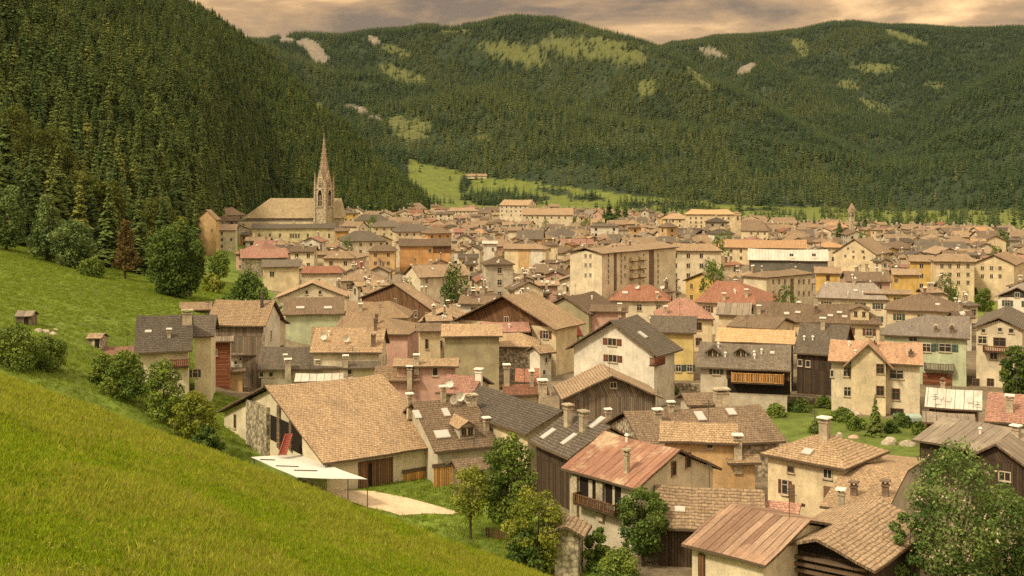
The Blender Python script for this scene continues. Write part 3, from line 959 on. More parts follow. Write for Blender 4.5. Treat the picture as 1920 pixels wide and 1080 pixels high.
# ------------------------------------------------------------------ ground: one sheet from behind the camera to beyond the mountains
def build_ground():
    ns, nr = 560, 760
    s = np.linspace(-0.66, 0.66, ns)
    rr_ = np.geomspace(40, 8200, nr) - 60.0
    near = np.linspace(-20, 150, 150)
    rows = np.unique(np.concatenate([rr_[(rr_ > 150) | (rr_ < -20)], near]))
    nr = len(rows)
    YY, SS = np.meshgrid(rows, s, indexing='ij')
    XX = SS * (YY + 75.0)
    Z, lay = terrain(XX.ravel(), YY.ravel())
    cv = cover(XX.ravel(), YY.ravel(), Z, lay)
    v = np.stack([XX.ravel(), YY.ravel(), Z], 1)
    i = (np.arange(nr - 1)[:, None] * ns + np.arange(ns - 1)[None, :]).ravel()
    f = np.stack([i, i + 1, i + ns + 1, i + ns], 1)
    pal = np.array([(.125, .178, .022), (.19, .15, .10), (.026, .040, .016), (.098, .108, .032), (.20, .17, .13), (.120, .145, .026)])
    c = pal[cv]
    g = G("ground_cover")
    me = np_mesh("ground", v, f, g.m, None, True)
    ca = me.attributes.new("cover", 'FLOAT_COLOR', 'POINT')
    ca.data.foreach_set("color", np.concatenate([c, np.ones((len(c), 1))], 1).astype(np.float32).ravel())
    a = g.n("ShaderNodeAttribute", attribute_name="cover")
    vo = g.coord('Object')
    n1 = g.noise(vo, 0.09, 6, 0.65); n2 = g.noise(vo, 1.3, 5, 0.75); n3 = g.noise(g.coord('Object', (1, .5, 1)), 0.35, 5, 0.7)
    k = g.scale_col(a.outputs['Color'], g.rng(n1, .3, .7, .72, 1.28))
    k = g.scale_col(k, g.rng(n3, .3, .7, .78, 1.22))
    k = g.scale_col(k, g.rng(n2, .28, .72, .55, 1.45))
    g.bump(n2, 0.7, 0.25)
    g.done(k, 0.95)
    o = bpy.data.objects.new("ground", me); col.objects.link(o)
    tag(o, "green meadow slopes, valley floor and forested mountainsides", None, None, "structure")
build_ground()

# sandy yard in front of the barn
def sheet(name, pts, mat, kind, label, lift=0.05, ymin=85):
    """patch of ground laid a few centimetres over the terrain; outline read off the photograph"""
    W = [ground_hit(px, py, ymin) for px, py in pts]
    c = sum(W, Vector()) / len(W)
    b = MB(); rings = 7
    R_ = [[c + (w - c) * (k / rings) for w in W] for k in range(1, rings + 1)]
    R_ = [[Vector((p.x, p.y, ground(p.x, p.y) + lift)) for p in r] for r in R_]
    c.z = ground(c.x, c.y) + lift
    n = len(W)
    for i in range(n):
        j = (i + 1) % n
        b.face([c, R_[0][i], R_[0][j]], mat, True)
        for r0, r1 in zip(R_, R_[1:]): b.face([r0[i], r1[i], r1[j], r0[j]], mat, True)
    o = b.build(name)
    if sum(p.normal.z for p in o.data.polygons) < 0:
        o.data.flip_normals()
    return tag(o, label, None, None, kind)
PATH = [(545, 905), (625, 919), (700, 922), (762, 934), (815, 948), (862, 962), (850, 966), (800, 964), (750, 968), (735, 962), (690, 952), (640, 936), (590, 926)]
sheet("path", PATH, GRAVEL, "structure", "sandy yard between the big barn and the meadow edge")

# ------------------------------------------------------------------ trees
def conifer_mesh(name, mat, seed, whorls=15, per=9, slim=0.17, ragged=0.35, twigs=2):
    """unit-height spruce: drooping branches in whorls, each a few needle sprays"""
    rg = np.random.default_rng(seed)
    V = []; Fc = []; T = []
    def quad(a, b, c, d, t):
        i = len(V); V.extend([a, b, c, d]); Fc.append((i, i + 1, i + 2, i + 3)); T.append(t)
    for w in range(whorls):
        f = (w + rg.uniform(-.3, .3)) / whorls
        f = min(max(f, 0.0), .985)
        z = 0.06 + 0.93 * f
        rad = slim * (1 - f) ** 0.85 * (1 + rg.uniform(-ragged, ragged * .6)) + 0.008
        n = max(4, int(per * (1 - .55 * f)))
        a0 = rg.uniform(0, 6.28); wt = rg.uniform(.25, .75)
        for k in range(n):
            a = a0 + 6.283 * k / n + rg.uniform(-.35, .35)
            rl = rad * rg.uniform(.65, 1.15)
            ca, sa = math.cos(a), math.sin(a)
            droop = rg.uniform(.25, .75) * rl + .01
            wd = rl * rg.uniform(.30, .50) + .006
            t = min(1, max(0, wt + rg.uniform(-.3, .3)))
            for q in range(twigs):
                s0 = .1 + .45 * q / twigs; s1 = .62 + .38 * (q + 1) / twigs
                lift = rg.uniform(-.012, .012)
                p0 = (ca * rl * s0, sa * rl * s0, z - droop * s0 ** 1.5 + lift)
                p1 = (ca * rl * s1, sa * rl * s1, z - droop * s1 ** 1.4 + lift + .012)
                mx_, my_, mz_ = [(u * .45 + v_ * .55) for u, v_ in zip(p0, p1)]
                hw = wd * (1 - .3 * q) * .8; hang = .45 * wd
                quad(p0, (mx_ - sa * hw, my_ + ca * hw, mz_ - hang), p1, (mx_ + sa * hw, my_ - ca * hw, mz_ - hang), min(1, t + .12 * q))
    quad((0, -.006, .9), (.006, 0, .93), (0, 0, 1.0), (-.006, 0, .93), .6)
    # stem
    for k in range(4):
        a, b_ = 6.283 * k / 4, 6.283 * (k + 1) / 4
        quad((.012 * math.cos(a), .012 * math.sin(a), -.03), (.012 * math.cos(b_), .012 * math.sin(b_), -.03), (.003 * math.cos(b_), .003 * math.sin(b_), .9), (.003 * math.cos(a), .003 * math.sin(a), .9), 0)
    return np_mesh(name, np.array(V), np.array(Fc), mat, T)
NEEDLE = conifer_mat("spruce_needles", (.044, .074, .020), (.105, .134, .030), (.145, .155, .034), 0.07)
NEEDLE_FAR = conifer_mat("far_spruce_needles", (.030, .056, .024), (.060, .088, .030), (.100, .112, .032), 0.08)
NEEDLE_OLIVE = conifer_mat("olive_far_needles", (.066, .090, .028), (.112, .132, .038), (.150, .150, .042), 0.06)  # lighter olive species, mixed among the dark spruces in noise patches
CON = [conifer_mesh("spruce", NEEDLE, 40 + i, 19, 12, (.20, .23, .26, .18, .22, .28)[i], .32, 3) for i in range(6)]
CON_FAR = [conifer_mesh("far_spruce", (NEEDLE_FAR, NEEDLE_OLIVE)[i // 4], 60 + i, 9, 7, (.20, .24, .28, .22)[i % 4], .4, 1) for i in range(8)]

def round_crown_mesh(name, mat, seed, n=420):
    """unit-height rounded broadleaf of the mixed wood"""
    rg = np.random.default_rng(seed)
    bl = [(.16 * math.cos(i * 2.4) * math.sin(math.pi * (.2 + .7 * i / 9)), .16 * math.sin(i * 2.4) * math.sin(math.pi * (.2 + .7 * i / 9)), .22 + .62 * i / 9, .13 * (1.15 - .4 * i / 9), .12) for i in range(10)]
    v, t = crown_arrays(bl, n, .035, rg, .6)
    return np_mesh(name, v, np.arange(len(v)).reshape(-1, 4), mat, t)
def scatter(name, pts, scl, meshes, label, rng_, idx=None, tilt=None, kind="stuff"):
    n = len(pts)
    me = bpy.data.meshes.new(name)
    me.vertices.add(n); me.vertices.foreach_set("co", np.asarray(pts, np.float32).ravel())
    for an, tp, val in (("scl", 'FLOAT', np.asarray(scl, np.float32)), ("rz", 'FLOAT', rng_.uniform(0, 6.283, n).astype(np.float32)),
                        ("idx", 'INT', (rng_.integers(0, len(meshes), n) if idx is None else idx).astype(np.int32))):
        a = me.attributes.new(an, tp, 'POINT'); a.data.foreach_set("value", val)
    o = bpy.data.objects.new(name, me); col.objects.link(o)
    cl = bpy.data.collections.new(name + "_kinds")
    for i, m in enumerate(meshes):
        cl.objects.link(bpy.data.objects.new("%s_kind_%02d" % (name, i), m))
    ng = bpy.data.node_groups.new(name, 'GeometryNodeTree')
    ng.interface.new_socket("Geometry", in_out='INPUT', socket_type='NodeSocketGeometry')
    ng.interface.new_socket("Geometry", in_out='OUTPUT', socket_type='NodeSocketGeometry')
    N = ng.nodes.new; lk = ng.links.new
    gi, go = N("NodeGroupInput"), N("NodeGroupOutput")
    iop, ci = N("GeometryNodeInstanceOnPoints"), N("GeometryNodeCollectionInfo")
    ci.inputs[0].default_value = cl; ci.inputs[1].default_value = True; ci.inputs[2].default_value = True
    def attr(nm, tp):
        q = N("GeometryNodeInputNamedAttribute"); q.data_type = tp; q.inputs[0].default_value = nm
        return q.outputs[0]
    cx = N("ShaderNodeCombineXYZ"); lk(attr("rz", 'FLOAT'), cx.inputs[2])
    iop.inputs['Pick Instance'].default_value = True
    lk(gi.outputs[0], iop.inputs['Points']); lk(ci.outputs[0], iop.inputs['Instance'])
    lk(attr("idx", 'INT'), iop.inputs['Instance Index']); lk(cx.outputs[0], iop.inputs['Rotation'])
    sv = N("ShaderNodeCombineXYZ"); sa = attr("scl", 'FLOAT')
    for k in range(3): lk(sa, sv.inputs[k])
    lk(sv.outputs[0], iop.inputs['Scale'])
    lk(iop.outputs[0], go.inputs[0])
    md = o.modifiers.new("scatter", 'NODES'); md.node_group = ng
    return tag(o, label, None, None, kind)

def forest():
    rg = np.random.default_rng(5)
    # left hill: spacing about six metres
    def cand(n, y0, y1, u0, u1):
        Y = np.sqrt(rg.uniform(y0 ** 2, y1 ** 2, n)); x = rg.uniform(u0, u1, n) * Y
        z, lay = terrain(x, Y); px, py = proj(x, Y, z)
        return x, Y, z, lay, px, py, cover(x, Y, z, lay)
    x, Y, z, lay, px, py, cv = cand(36000, 240, 1680, -.53, -.03)
    dens = .55 + .45 * (fbm(x / 40, Y / 40, 8, 2) > .42)
    ok = (lay == 1) & (cv == 2) & (rg.uniform(0, 1, len(x)) < dens) & (py > -260)
    x, Y, z, px, py = x[ok], Y[ok], z[ok], px[ok], py[ok]
    big = np.where(px < 380, 1.0, 0.92)
    scl = rg.uniform(13, 23, len(x)) * big
    # clumps of taller and lower wood
    scl *= .8 + .4 * fbm(x / 60, Y / 60, 91, 2)
    vis = (px > -20) & (px < 900) & (py > -30)
    rank = np.where(vis, scl / Y, 0); order = np.argsort(-rank)
    mixed = np.where(rg.uniform(0, 1, len(x)) < .10 + .35 * (fbm(x / 70, Y / 70, 55, 2) > .60), 6 + rg.integers(0, 2, len(x)), rg.integers(0, 6, len(x)))
    solo = order[:295]; rest = order[295:]
    for i in solo:
        o = bpy.data.objects.new("spruce_tree", CON[rg.integers(0, 6)]); col.objects.link(o)
        o.location = (x[i], Y[i], z[i] - .3); o.scale = (scl[i],) * 3; o.rotation_euler = (0, 0, rg.uniform(0, 6.28))
        tag(o, "tall spruce in the front rows of the wood on the steep hillside above the church", "tree", "spruces at the front of the hillside wood")
    scatter("hillside_forest", np.stack([x, Y, z - .3], 1)[rest], scl[rest] * np.where(mixed[rest] > 5, .72, 1), CON_MIX, "dense dark spruce wood covering the steep hill behind the church", rg, mixed[rest])
    print("left hill trees", len(x))
    # far mountains
    x, Y, z, lay, px, py, cv = cand(330000, 1240, 5700, -.24, .50)
    dens = np.clip(1.25 - Y / 7000.0, .3, 1) * (.35 + .65 * (fbm(x / 90, Y / 90, 18, 3) > .36))
    ok = (lay >= 2) & (cv == 2) & (rg.uniform(0, 1, len(x)) < dens) & (px > -20 + 430) & (px < 1990)
    ok |= (lay >= 2) & (cv == 3) & (rg.uniform(0, 1, len(x)) < .12) & (px > 410)
    ok |= (lay >= 2) & (cv == 5) & (rg.uniform(0, 1, len(x)) < .02) & (px > 410)
    x, Y, z = x[ok], Y[ok], z[ok]
    scl = rg.uniform(11, 22, len(x)) * np.where(Y < 1700, .85, 1.0)
    pt = .6 * fbm(x / 260, Y / 340, 33, 4) + .4 * fbm(x / 60, Y / 60, 34, 2)
    pt = pt - .10 * np.clip((960 + F * x / Y - 1350) / 400, 0, 1)
    idx = np.where(rg.uniform(0, 1, len(x)) < np.clip((pt - .44) * 6, .05, .8), 4, 0) + rg.integers(0, 4, len(x))
    scatter("mountain_forest", np.stack([x, Y, z - .4], 1), scl, CON_FAR, "dense conifer forest over the far mountains", rg, idx)
    print("far trees", len(x))
# ---- broadleaved trees: trunk with limbs, crown of leaf-sized faces in clumps
def crown_arrays(blobs, n, leaf, rg, inner=.5):
    blobs = np.array(blobs, float)
    w = (blobs[:, 3] * blobs[:, 4]); w = w / w.sum()
    b = rg.choice(len(blobs), n, p=w)
    d = rg.normal(size=(n, 3)); d /= np.linalg.norm(d, axis=1)[:, None]
    rad = inner + (1.06 - inner) * rg.uniform(0, 1, n) ** .6
    # uneven outline: the radius varies with direction
    lump = .78 + .5 * vnoise(d[:, 0] * 2.3 + b * 7.1, d[:, 1] * 2.3 + d[:, 2] * 1.9, 4)
    c = blobs[b, :3] + d * (rad * lump)[:, None] * blobs[b][:, [3, 3, 4]]
    nrm = d * .55 + rg.normal(size=(n, 3)) * .55 + np.array([0, 0, .25]); nrm /= np.linalg.norm(nrm, axis=1)[:, None]
    a = np.cross(nrm, rg.normal(size=(n, 3))); a /= np.linalg.norm(a, axis=1)[:, None]
    e = np.cross(nrm, a)
    s = leaf * rg.uniform(.55, 1.35, n)[:, None]
    v = np.stack([c - a * s, c - e * s * .55 + nrm * s * .15, c + a * s, c + e * s * .55 + nrm * s * .15], 1).reshape(-1, 3)
    bt = rg.uniform(.1, .75, len(blobs))
    t = np.clip(bt[b] + rg.normal(0, .2, n), 0, 1)
    return v, t
CON_MIX = CON + [round_crown_mesh("mixed_wood", NEEDLE, 90 + i) for i in range(2)]
forest()
def leafy_tree(name, label, px, py, hgt, wid, mat, seed, n=6000, leaf=.22, trunk=.28, shape='round', group=None, Y=None, cat="tree", nb=26, limbs=6, inner=.5, loc=None, gap=0.0):
    """px, py: the foot in the photograph; hgt and wid in photo pixels"""
    rg = np.random.default_rng(seed)
    p = loc if loc is not None else (ground_hit(px, py, 70 if Y is None else Y * .9) if Y is None else Vector((at(px, py, Y).x, Y, 0)))
    if Y is not None: p.z = ground(p.x, p.y)
    k = p.y / F
    h, w = hgt * k, wid * k / 2
    o = tag(empty(name, p, rg.uniform(0, 6.28)), label, cat, group)
    z0 = h * trunk
    blobs = []
    for i in range(nb):
        f = (i + .5) / nb
        if shape == 'round': env = math.sin(math.pi * (0.12 + .80 * f)) ** .6
        elif shape == 'cone': env = (1 - f) ** .75 * 1.0 + .08
        elif shape == 'tall': env = math.sin(math.pi * (0.18 + .74 * f)) ** .7
        else: env = (1 - f * f) ** .5
        a = i * 2.4 + rg.uniform(-.5, .5); br = w * rg.uniform(.28, .46) * (1 - .35 * f)
        rr_ = max(0, w * env - br * .8) * rg.uniform(.55 + gap * .3, 1.02)
        zz = z0 + (h - z0) * (.06 + .86 * f)
        blobs.append((rr_ * math.cos(a), rr_ * math.sin(a), zz, br, br * rg.uniform(.65, .95)))
    v, t = crown_arrays(blobs, n, leaf, rg, inner)
    v[:, 2] = np.maximum(v[:, 2], .03)
    me = np_mesh("crown", v, np.arange(len(v)).reshape(-1, 4), mat, t)
    child("crown", me, o)
    b = MB()
    tr = max(.05, h * .018) if h > 2 else h * .02
    top = Vector((rg.uniform(-.05, .05) * h, rg.uniform(-.05, .05) * h, h * .8))
    mid = Vector((top.x * .3 + rg.uniform(-.02, .02) * h, top.y * .3, h * .35))
    b.tube([(0, 0, -.03 * h), (mid.x * .4, mid.y * .4, h * .15), mid, (top + mid) / 2, top], [tr * 1.25, tr, tr * .8, tr * .5, tr * .15], BARK, 7)
    for i in range(limbs):
        bl = blobs[int(rg.integers(0, nb))]
        s_ = mid * rg.uniform(.6, 1.2); s_.z = max(z0 * .7, min(s_.z, bl[2] * .8))
        e_ = Vector(bl[:3]); m_ = (s_ + e_) / 2 + Vector((0, 0, -.06 * h))
        b.tube([s_, m_, e_], [tr * .5, tr * .32, tr * .1], BARK, 5)
    b.build("trunk", o)
    return o
def small_conifer(label, px, py, hgt, mesh_seed, slim, Y=None, group=None, name="spruce_tree", mat=None):
    p = ground_hit(px, py, 75) if Y is None else Vector((at(px, py, Y).x, Y, 0))
    p.z = ground(p.x, p.y)
    me = conifer_mesh("crown", mat or NEEDLE, mesh_seed, 24, 13, slim, .28, 3)
    o = tag(empty(name, p, 0), label, "tree", group)
    c = child("crown", me, o); s = hgt * p.y / F; c.scale = (s, s, s)
    b = MB(); b.tube([(0, 0, -.3), (0, 0, s * .5), (0, 0, s * .93)], [s * .016, s * .010, s * .002], BARK, 7); b.build("trunk", o)
    return o

LEAF_D = foliage("dark_green_leaves", (.052, .098, .020), (.155, .21, .042))
LEAF_M = foliage("mid_green_leaves", (.085, .140, .024), (.235, .295, .052))
LEAF_Y = foliage("yellow_green_leaves", (.125, .16, .02), (.30, .31, .048))
LEAF_B = foliage("bluish_green_leaves", (.072, .125, .040), (.22, .28, .085))
LEAF_R = foliage("rusty_dry_needles", (.095, .070, .022), (.200, .140, .042))
LEAF_P = foliage("leaves_with_pale_blossom", (.070, .135, .030), (.25, .33, .090))

TR = "trees at the upper edge of the meadow"
leafy_tree("leafy_tree", "dark round leafy tree at the frame edge above the upper meadow", 12, 474, 122, 95, LEAF_B, 1, 7000, .34, .08, 'round', TR, 262)
leafy_tree("leafy_tree", "pale green leafy tree beside the dark tree at the frame edge", 88, 486, 125, 92, LEAF_B, 2, 8000, .34, .06, 'cone', TR, 256)
leafy_tree("leafy_tree", "low spreading leafy tree sloping down beside the pale green tree", 138, 492, 90, 95, LEAF_B, 3, 7000, .32, .05, 'round', TR, 252)
leafy_tree("bush", "low hedge bush at the meadow edge under the spreading leafy tree", 172, 505, 36, 60, LEAF_M, 4, 2500, .26, .02, 'dome', None, 240, "bush", 12, 2)
leafy_tree("dry_tree", "rusty brown thin tree between the dark woods and the big round tree", 235, 516, 118, 62, LEAF_R, 5, 2600, .30, .12, 'cone', None, 250, "tree", 22, 8, .3)
leafy_tree("leafy_tree", "big round dark green tree alone at the meadow corner", 328, 548, 140, 128, LEAF_D, 6, 13000, .33, .05, 'round', None, 232, "tree", 34)
leafy_tree("leafy_tree", "conical dark green tree beside the mint green house", 466, 566, 86, 122, LEAF_D, 7, 8000, .28, .05, 'cone', None, 222)
leafy_tree("leafy_tree", "small pale tree between the big round tree and the ochre gable house", 411, 519, 60, 50, LEAF_M, 8, 2200, .30, .08, 'tall', None, 300)
leafy_tree("bush", "yellow green bush on the grass strip behind the tan roofed barn", 398, 545, 36, 50, LEAF_Y, 9, 1600, .28, .02, 'dome', None, 262, "bush", 10, 2)
leafy_tree("leafy_tree", "yellowish autumn tinted tree in front of the dark spruce wood", 340, 430, 88, 42, LEAF_Y, 10, 3500, .38, .1, 'tall', None, 360)
LEAF_O = foliage("olive_leaves", (.060, .082, .016), (.165, .175, .032))
for i, (px_, py_, hg, wd, Yd, lb) in enumerate(((22, 440, 175, 120, 318, "huge olive green rounded tree at the frame edge under the wooded hill"), (96, 440, 165, 115, 326, "huge olive green rounded tree above the pale green leafy tree"),
        (158, 446, 138, 84, 316, "olive topped tree above the low spreading tree"), (206, 446, 142, 78, 320, "olive topped tree right above the rusty dry tree"), (292, 446, 128, 92, 322, "olive rounded tree just behind the big round dark tree"))):
    leafy_tree("leafy_tree", lb, px_, py_, hg, wd, LEAF_O, 140 + i, 9000, .36, .08, ('round', 'tall')[i % 2], "olive trees at the foot of the hillside wood", Yd, "tree", 34, 6)
for i, (px_, py_, hg, sl, Yd, lb) in enumerate(((150, 476, 168, .20, 280, "black green spruce behind the low spreading leafy tree"), (205, 500, 185, .19, 272, "tallest black green spruce just behind the rusty dry tree"),
        (262, 505, 178, .19, 270, "black green spruce between the rusty dry tree and the big round tree"), (305, 500, 172, .20, 276, "black green spruce rising behind the big round tree"),
        (368, 505, 158, .14, 300, "slim black spruce next to the ochre gable house"), (60, 478, 190, .22, 290, "broad olive green spruce above the pale green leafy tree"),
        (110, 470, 205, .22, 296, "large yellowish spruce towering over the upper meadow trees"), (10, 470, 210, .23, 300, "large yellowish spruce at the frame edge above the round tree"))):
    small_conifer(lb, px_, py_, hg, 300 + i, sl, Yd, mat=NEEDLE)
BU = "bushes below the upper meadow"
leafy_tree("bush", "bush in the hollow at the frame edge below the wooden shed", 30, 704, 78, 120, LEAF_M, 21, 6500, .15, .02, 'dome', BU, 118, "bush", 22, 3)
leafy_tree("bush", "low bush by the stone heap in the hollow", 88, 718, 62, 90, LEAF_M, 22, 4000, .15, .02, 'dome', BU, 122, "bush", 18, 3)
leafy_tree("bush", "large dark bush in front of the dark grey roofed house corner", 236, 766, 96, 100, LEAF_M, 23, 6500, .15, .02, 'dome', BU, 122, "bush", 22, 3)
leafy_tree("bush", "tall bush covering the lower wall of the dark grey roofed house", 306, 778, 118, 95, LEAF_M, 24, 6500, .15, .02, 'dome', BU, 121, "bush", 22, 3)
leafy_tree("bush", "bright yellow green bush beside the big barn gable", 362, 796, 92, 100, LEAF_Y, 25, 6500, .15, .02, 'dome', BU, 119, "bush", 22, 3)
leafy_tree("bush", "dark low shrub under the bright bush at the barn corner", 388, 826, 62, 70, LEAF_D, 26, 3000, .15, .02, 'dome', BU, 115, "bush", 14, 3)
leafy_tree("bush", "low shrub at the meadow rim beside the small tan lean-to roof", 196, 752, 62, 76, LEAF_M, 27, 3000, .15, .02, 'dome', BU, 124, "bush", 14, 3)
leafy_tree("bush", "green bush between the white walled house and the mint green house", 545, 655, 42, 55, LEAF_D, 28, 1800, .2, .02, 'dome', None, 170, "bush", 12, 3)

leafy_tree("fruit_tree", "small sparse yellowing fruit tree with bare lower trunk on the lawn", 882, 1006, 138, 92, LEAF_Y, 31, 2600, .12, .34, 'round', None, 97, "tree", 22, 12, .3, gap=.5)
leafy_tree("leafy_tree", "tall green tree standing before the dark slate roofs", 955, 1000, 195, 118, LEAF_M, 32, 9000, .14, .16, 'tall', None, 98, "tree", 30, 10, .4, gap=.3)
leafy_tree("leafy_tree", "bushy yellow green tree with low crown beside the small stone hut", 1004, 1050, 158, 130, LEAF_Y, 33, 9000, .13, .05, 'round', None, 88.5, "tree", 30, 8, .4)
leafy_tree("leafy_tree", "dark leafy shrub tree at the foot of the bushy yellow green tree", 985, 1058, 95, 90, LEAF_D, 34, 4500, .13, .04, 'dome', None, 87.5, "tree", 18, 5, .4)
leafy_tree("bush", "bright green clipped bush beside the small stone hut", 1120, 1062, 82, 62, LEAF_M, 35, 4500, .12, .02, 'tall', None, 89, "bush", 16, 3)
leafy_tree("leafy_tree", "leafy tree in front of the porch with the rusty red roof", 1206, 1058, 148, 112, LEAF_D, 36, 7000, .13, .18, 'round', None, 90, "tree", 26, 10, .4, gap=.3)
leafy_tree("bush", "low green shrubs along the bottom edge under the leafy porch tree", 1160, 1092, 62, 110, LEAF_M, 37, 4000, .12, .02, 'dome', None, 86, "bush", 16, 3)
leafy_tree("leafy_tree", "very large green tree with scattered pale blossom before the dark wooden house", 1795, 1120, 306, 200, LEAF_P, 38, 10500, .135, .10, 'round', None, 82, "tree", 60, 16, .3, gap=.5)
leafy_tree("leafy_tree", "second blossoming tree at the frame edge beside the very large tree", 1888, 1110, 205, 165, LEAF_P, 39, 9000, .135, .08, 'round', None, 84, "tree", 30, 8, .35, gap=.25)
leafy_tree("bush", "leafy lower boughs hanging before the ribbed brown barn roof", 1700, 1110, 165, 95, LEAF_P, 40, 5000, .13, .05, 'round', None, 83, "bush", 18, 5, .35)
leafy_tree("leafy_tree", "dark dense tree at the frame edge above the pink tiled roof", 1906, 742, 112, 66, LEAF_D, 41, 6000, .19, .05, 'tall', None, 158, "tree", 26)
small_conifer("small dark spruce in the garden before the big cream house", 1641, 812, 84, 330, .27, 137)
leafy_tree("bush", "dark green hedge before the yellow house with the brown roof", 1254, 722, 26, 46, LEAF_D, 43, 1800, .16, .02, 'dome', None, 165, "bush", 8, 2)
for i, (px_, py_, hg, wd, m_, Yd, lb) in enumerate((
        (950, 495, 32, 34, LEAF_M, 430, "small green tree between the grey walled tower house and the ochre wall"), (1138, 532, 30, 22, LEAF_M, 330, "small tree at the corner of the large apartment block"),
        (1880, 478, 52, 34, LEAF_D, 500, "dark tree behind the cream gable house at the frame edge"), (1846, 572, 46, 40, LEAF_M, 275, "leafy tree in the small green yard by the cream house with many windows"),
        (1784, 560, 30, 30, LEAF_B, 292, "greyish small tree beside the leafy yard tree"), (1825, 560, 28, 24, LEAF_D, 300, "little dark tree behind the leafy yard tree"),
        (1726, 412, 16, 18, LEAF_D, 1000, "single dark tree on the far valley meadow"), (1764, 446, 22, 46, LEAF_D, 640, "low dark tree clump among the far rooftops"))):
    leafy_tree("leafy_tree", lb, px_, py_, hg, wd, m_, 50 + i, 1500 if Yd > 300 else 3000, .18 * max(1, Yd / 260), .05, 'tall' if hg > wd else 'round', None, Yd, "tree", 16, 4)
for i, (px_, py_, hg, sl, Yd, lb) in enumerate(((1142, 428, 66, .34, 760, "tallest dark spruce of the clump behind the town centre"), (1158, 430, 62, .36, 770, "second spruce of the clump behind the town centre"),
        (1172, 430, 54, .34, 790, "shorter spruce at the end of the clump behind the town centre"), (1133, 432, 48, .34, 750, "lowest spruce at the start of the clump behind the town centre"),
        (1574, 450, 44, .36, 620, "shorter of the two dark spruces by the far belfry"), (1622, 446, 52, .36, 640, "taller of the two dark spruces by the far belfry"), (1610, 446, 44, .3, 645, "spruce leaning against the taller one by the far belfry"),
        (1386, 412, 60, .16, 930, "thin dark spruce behind the large far building with the gable"), (1245, 428, 48, .22, 880, "dark spruce beside the pale roofed far villa"))):
    small_conifer(lb, px_, py_, hg, 340 + i, sl, Yd, name="spruce_tree")
gsh = "garden shrubs on the green by the big cream house"
rg_ = random.Random(3)
for i, (px_, py_, wd, lb) in enumerate(((1455, 782, 50, "low shrub at the lawn corner by the wide brown roof"), (1500, 772, 60, "shrub in the middle of the green garden"), (1580, 790, 60, "shrub to the side of the garden spruce"),
        (1605, 806, 46, "shrub just before the garden spruce"), (1690, 800, 50, "leafy shrub between the spruce and the teal trailer"), (1545, 766, 40, "small shrub at the foot of the big cream house"), (1530, 812, 40, "shrub behind the cream hipped house"), (1670, 812, 40, "shrub touching the spruce on the boulder side"), (1424, 760, 36, "shrub by the broken garden wall"), (1725, 815, 44, "shrub at the lawn end by the grey plank roof"))):
    leafy_tree("shrub", lb, px_, py_, 24, wd, (LEAF_M, LEAF_D, LEAF_M)[i % 3], 80 + i, 1500, .14, .02, 'dome', gsh, None, "shrub", 10, 2)
leafy_tree("shrub", "climbing shrub beside the balcony of the brown roofed row", 1524, 690, 34, 22, LEAF_D, 91, 900, .15, .02, 'tall', None, 170, "shrub", 8, 2)

def blossoms(o, n, seed):
    """small pale flower clusters on the outer crown"""
    cr = [c for c in bpy.data.objects if c.parent == o and c.name.startswith("crown")][0]
    rg = np.random.default_rng(seed); me = cr.data
    co = np.empty(len(me.vertices) * 3, np.float32); me.vertices.foreach_get("co", co); co = co.reshape(-1, 4, 3).mean(1)
    rad = np.hypot(co[:, 0], co[:, 1]); pick = rg.choice(len(co), n, p=(rad ** 2) / (rad ** 2).sum())
    V = []
    for c in co[pick]:
        for k in range(3):
            d = rg.normal(size=3); d /= np.linalg.norm(d); a = np.cross(d, rg.normal(size=3)); a /= np.linalg.norm(a); e = np.cross(d, a)
            p = c + rg.normal(0, .10, 3); s_ = .085
            V += [p - a * s_, p - e * s_, p + a * s_, p + e * s_]
    V = np.array(V); child("blossom", np_mesh("blossom", V, np.arange(len(V)).reshape(-1, 4), foliage("pale_pink_blossom", (.52, .38, .28), (.66, .52, .42), .1, .2), rg.uniform(0, 1, len(V) // 4)), o)
for o_ in [o for o in bpy.data.objects if "blossom" in (o.get("label") or "")]: blossoms(o_, 200, 4)
def valley_edge():
    rg = np.random.default_rng(15); n = 9000
    Y = rg.uniform(720, 1500, n); x = rg.uniform(-.09, .46, n) * Y
    z, lay = terrain(x, Y); px, py = proj(x, Y, z); cv = cover(x, Y, z, lay)
    keep = (fbm(px / 60, Y / 30, 71, 3) > .655) & (cv != 2) & (Y > TOWN_END(px) + 60) & (lay != 1)
    x, Y, z = x[keep], Y[keep], z[keep]
    scatter("valley_trees", np.stack([x, Y, z - .3], 1), rg.uniform(6, 15, len(x)), CON_FAR, "bands of small trees along the fields at the far end of the valley", rg)
valley_edge()

# ------------------------------------------------------------------ meadow grass and flowers
def tuft(seed, n, h, w, mat):
    rg = np.random.default_rng(seed); V = []; T = []
    for i in range(n):
        a, l = rg.uniform(0, 6.28), rg.uniform(.5, 1.0) * h
        bx, by = rg.normal(0, .35 * w, 2); lean = rg.uniform(.1, .75) * l
        dx, dy = math.cos(a), math.sin(a); t = .0085 * rg.uniform(.7, 1.6) * (w / .22)
        V += [(bx - dy * t, by + dx * t, -.03), (bx + dy * t, by - dx * t, -.03), (bx + dx * lean * .45 + dy * t * .6, by + dy * lean * .45 - dx * t * .6, l * .62), (bx + dx * lean, by + dy * lean, l)]
        T.append(rg.uniform(0, 1))
    V = np.array(V)
    return np_mesh("tuft", V, np.arange(len(V)).reshape(-1, 4), mat, T)
GR_A = foliage("meadow_grass", (.140, .235, .007), (.345, .42, .022), .3, .45)
GR_S = foliage("grass_seed_heads", (.34, .31, .07), (.60, .54, .22), .3, .3)
GR_C = foliage("upper_meadow_grass", (.140, .205, .018), (.265, .325, .038), .3, .35)
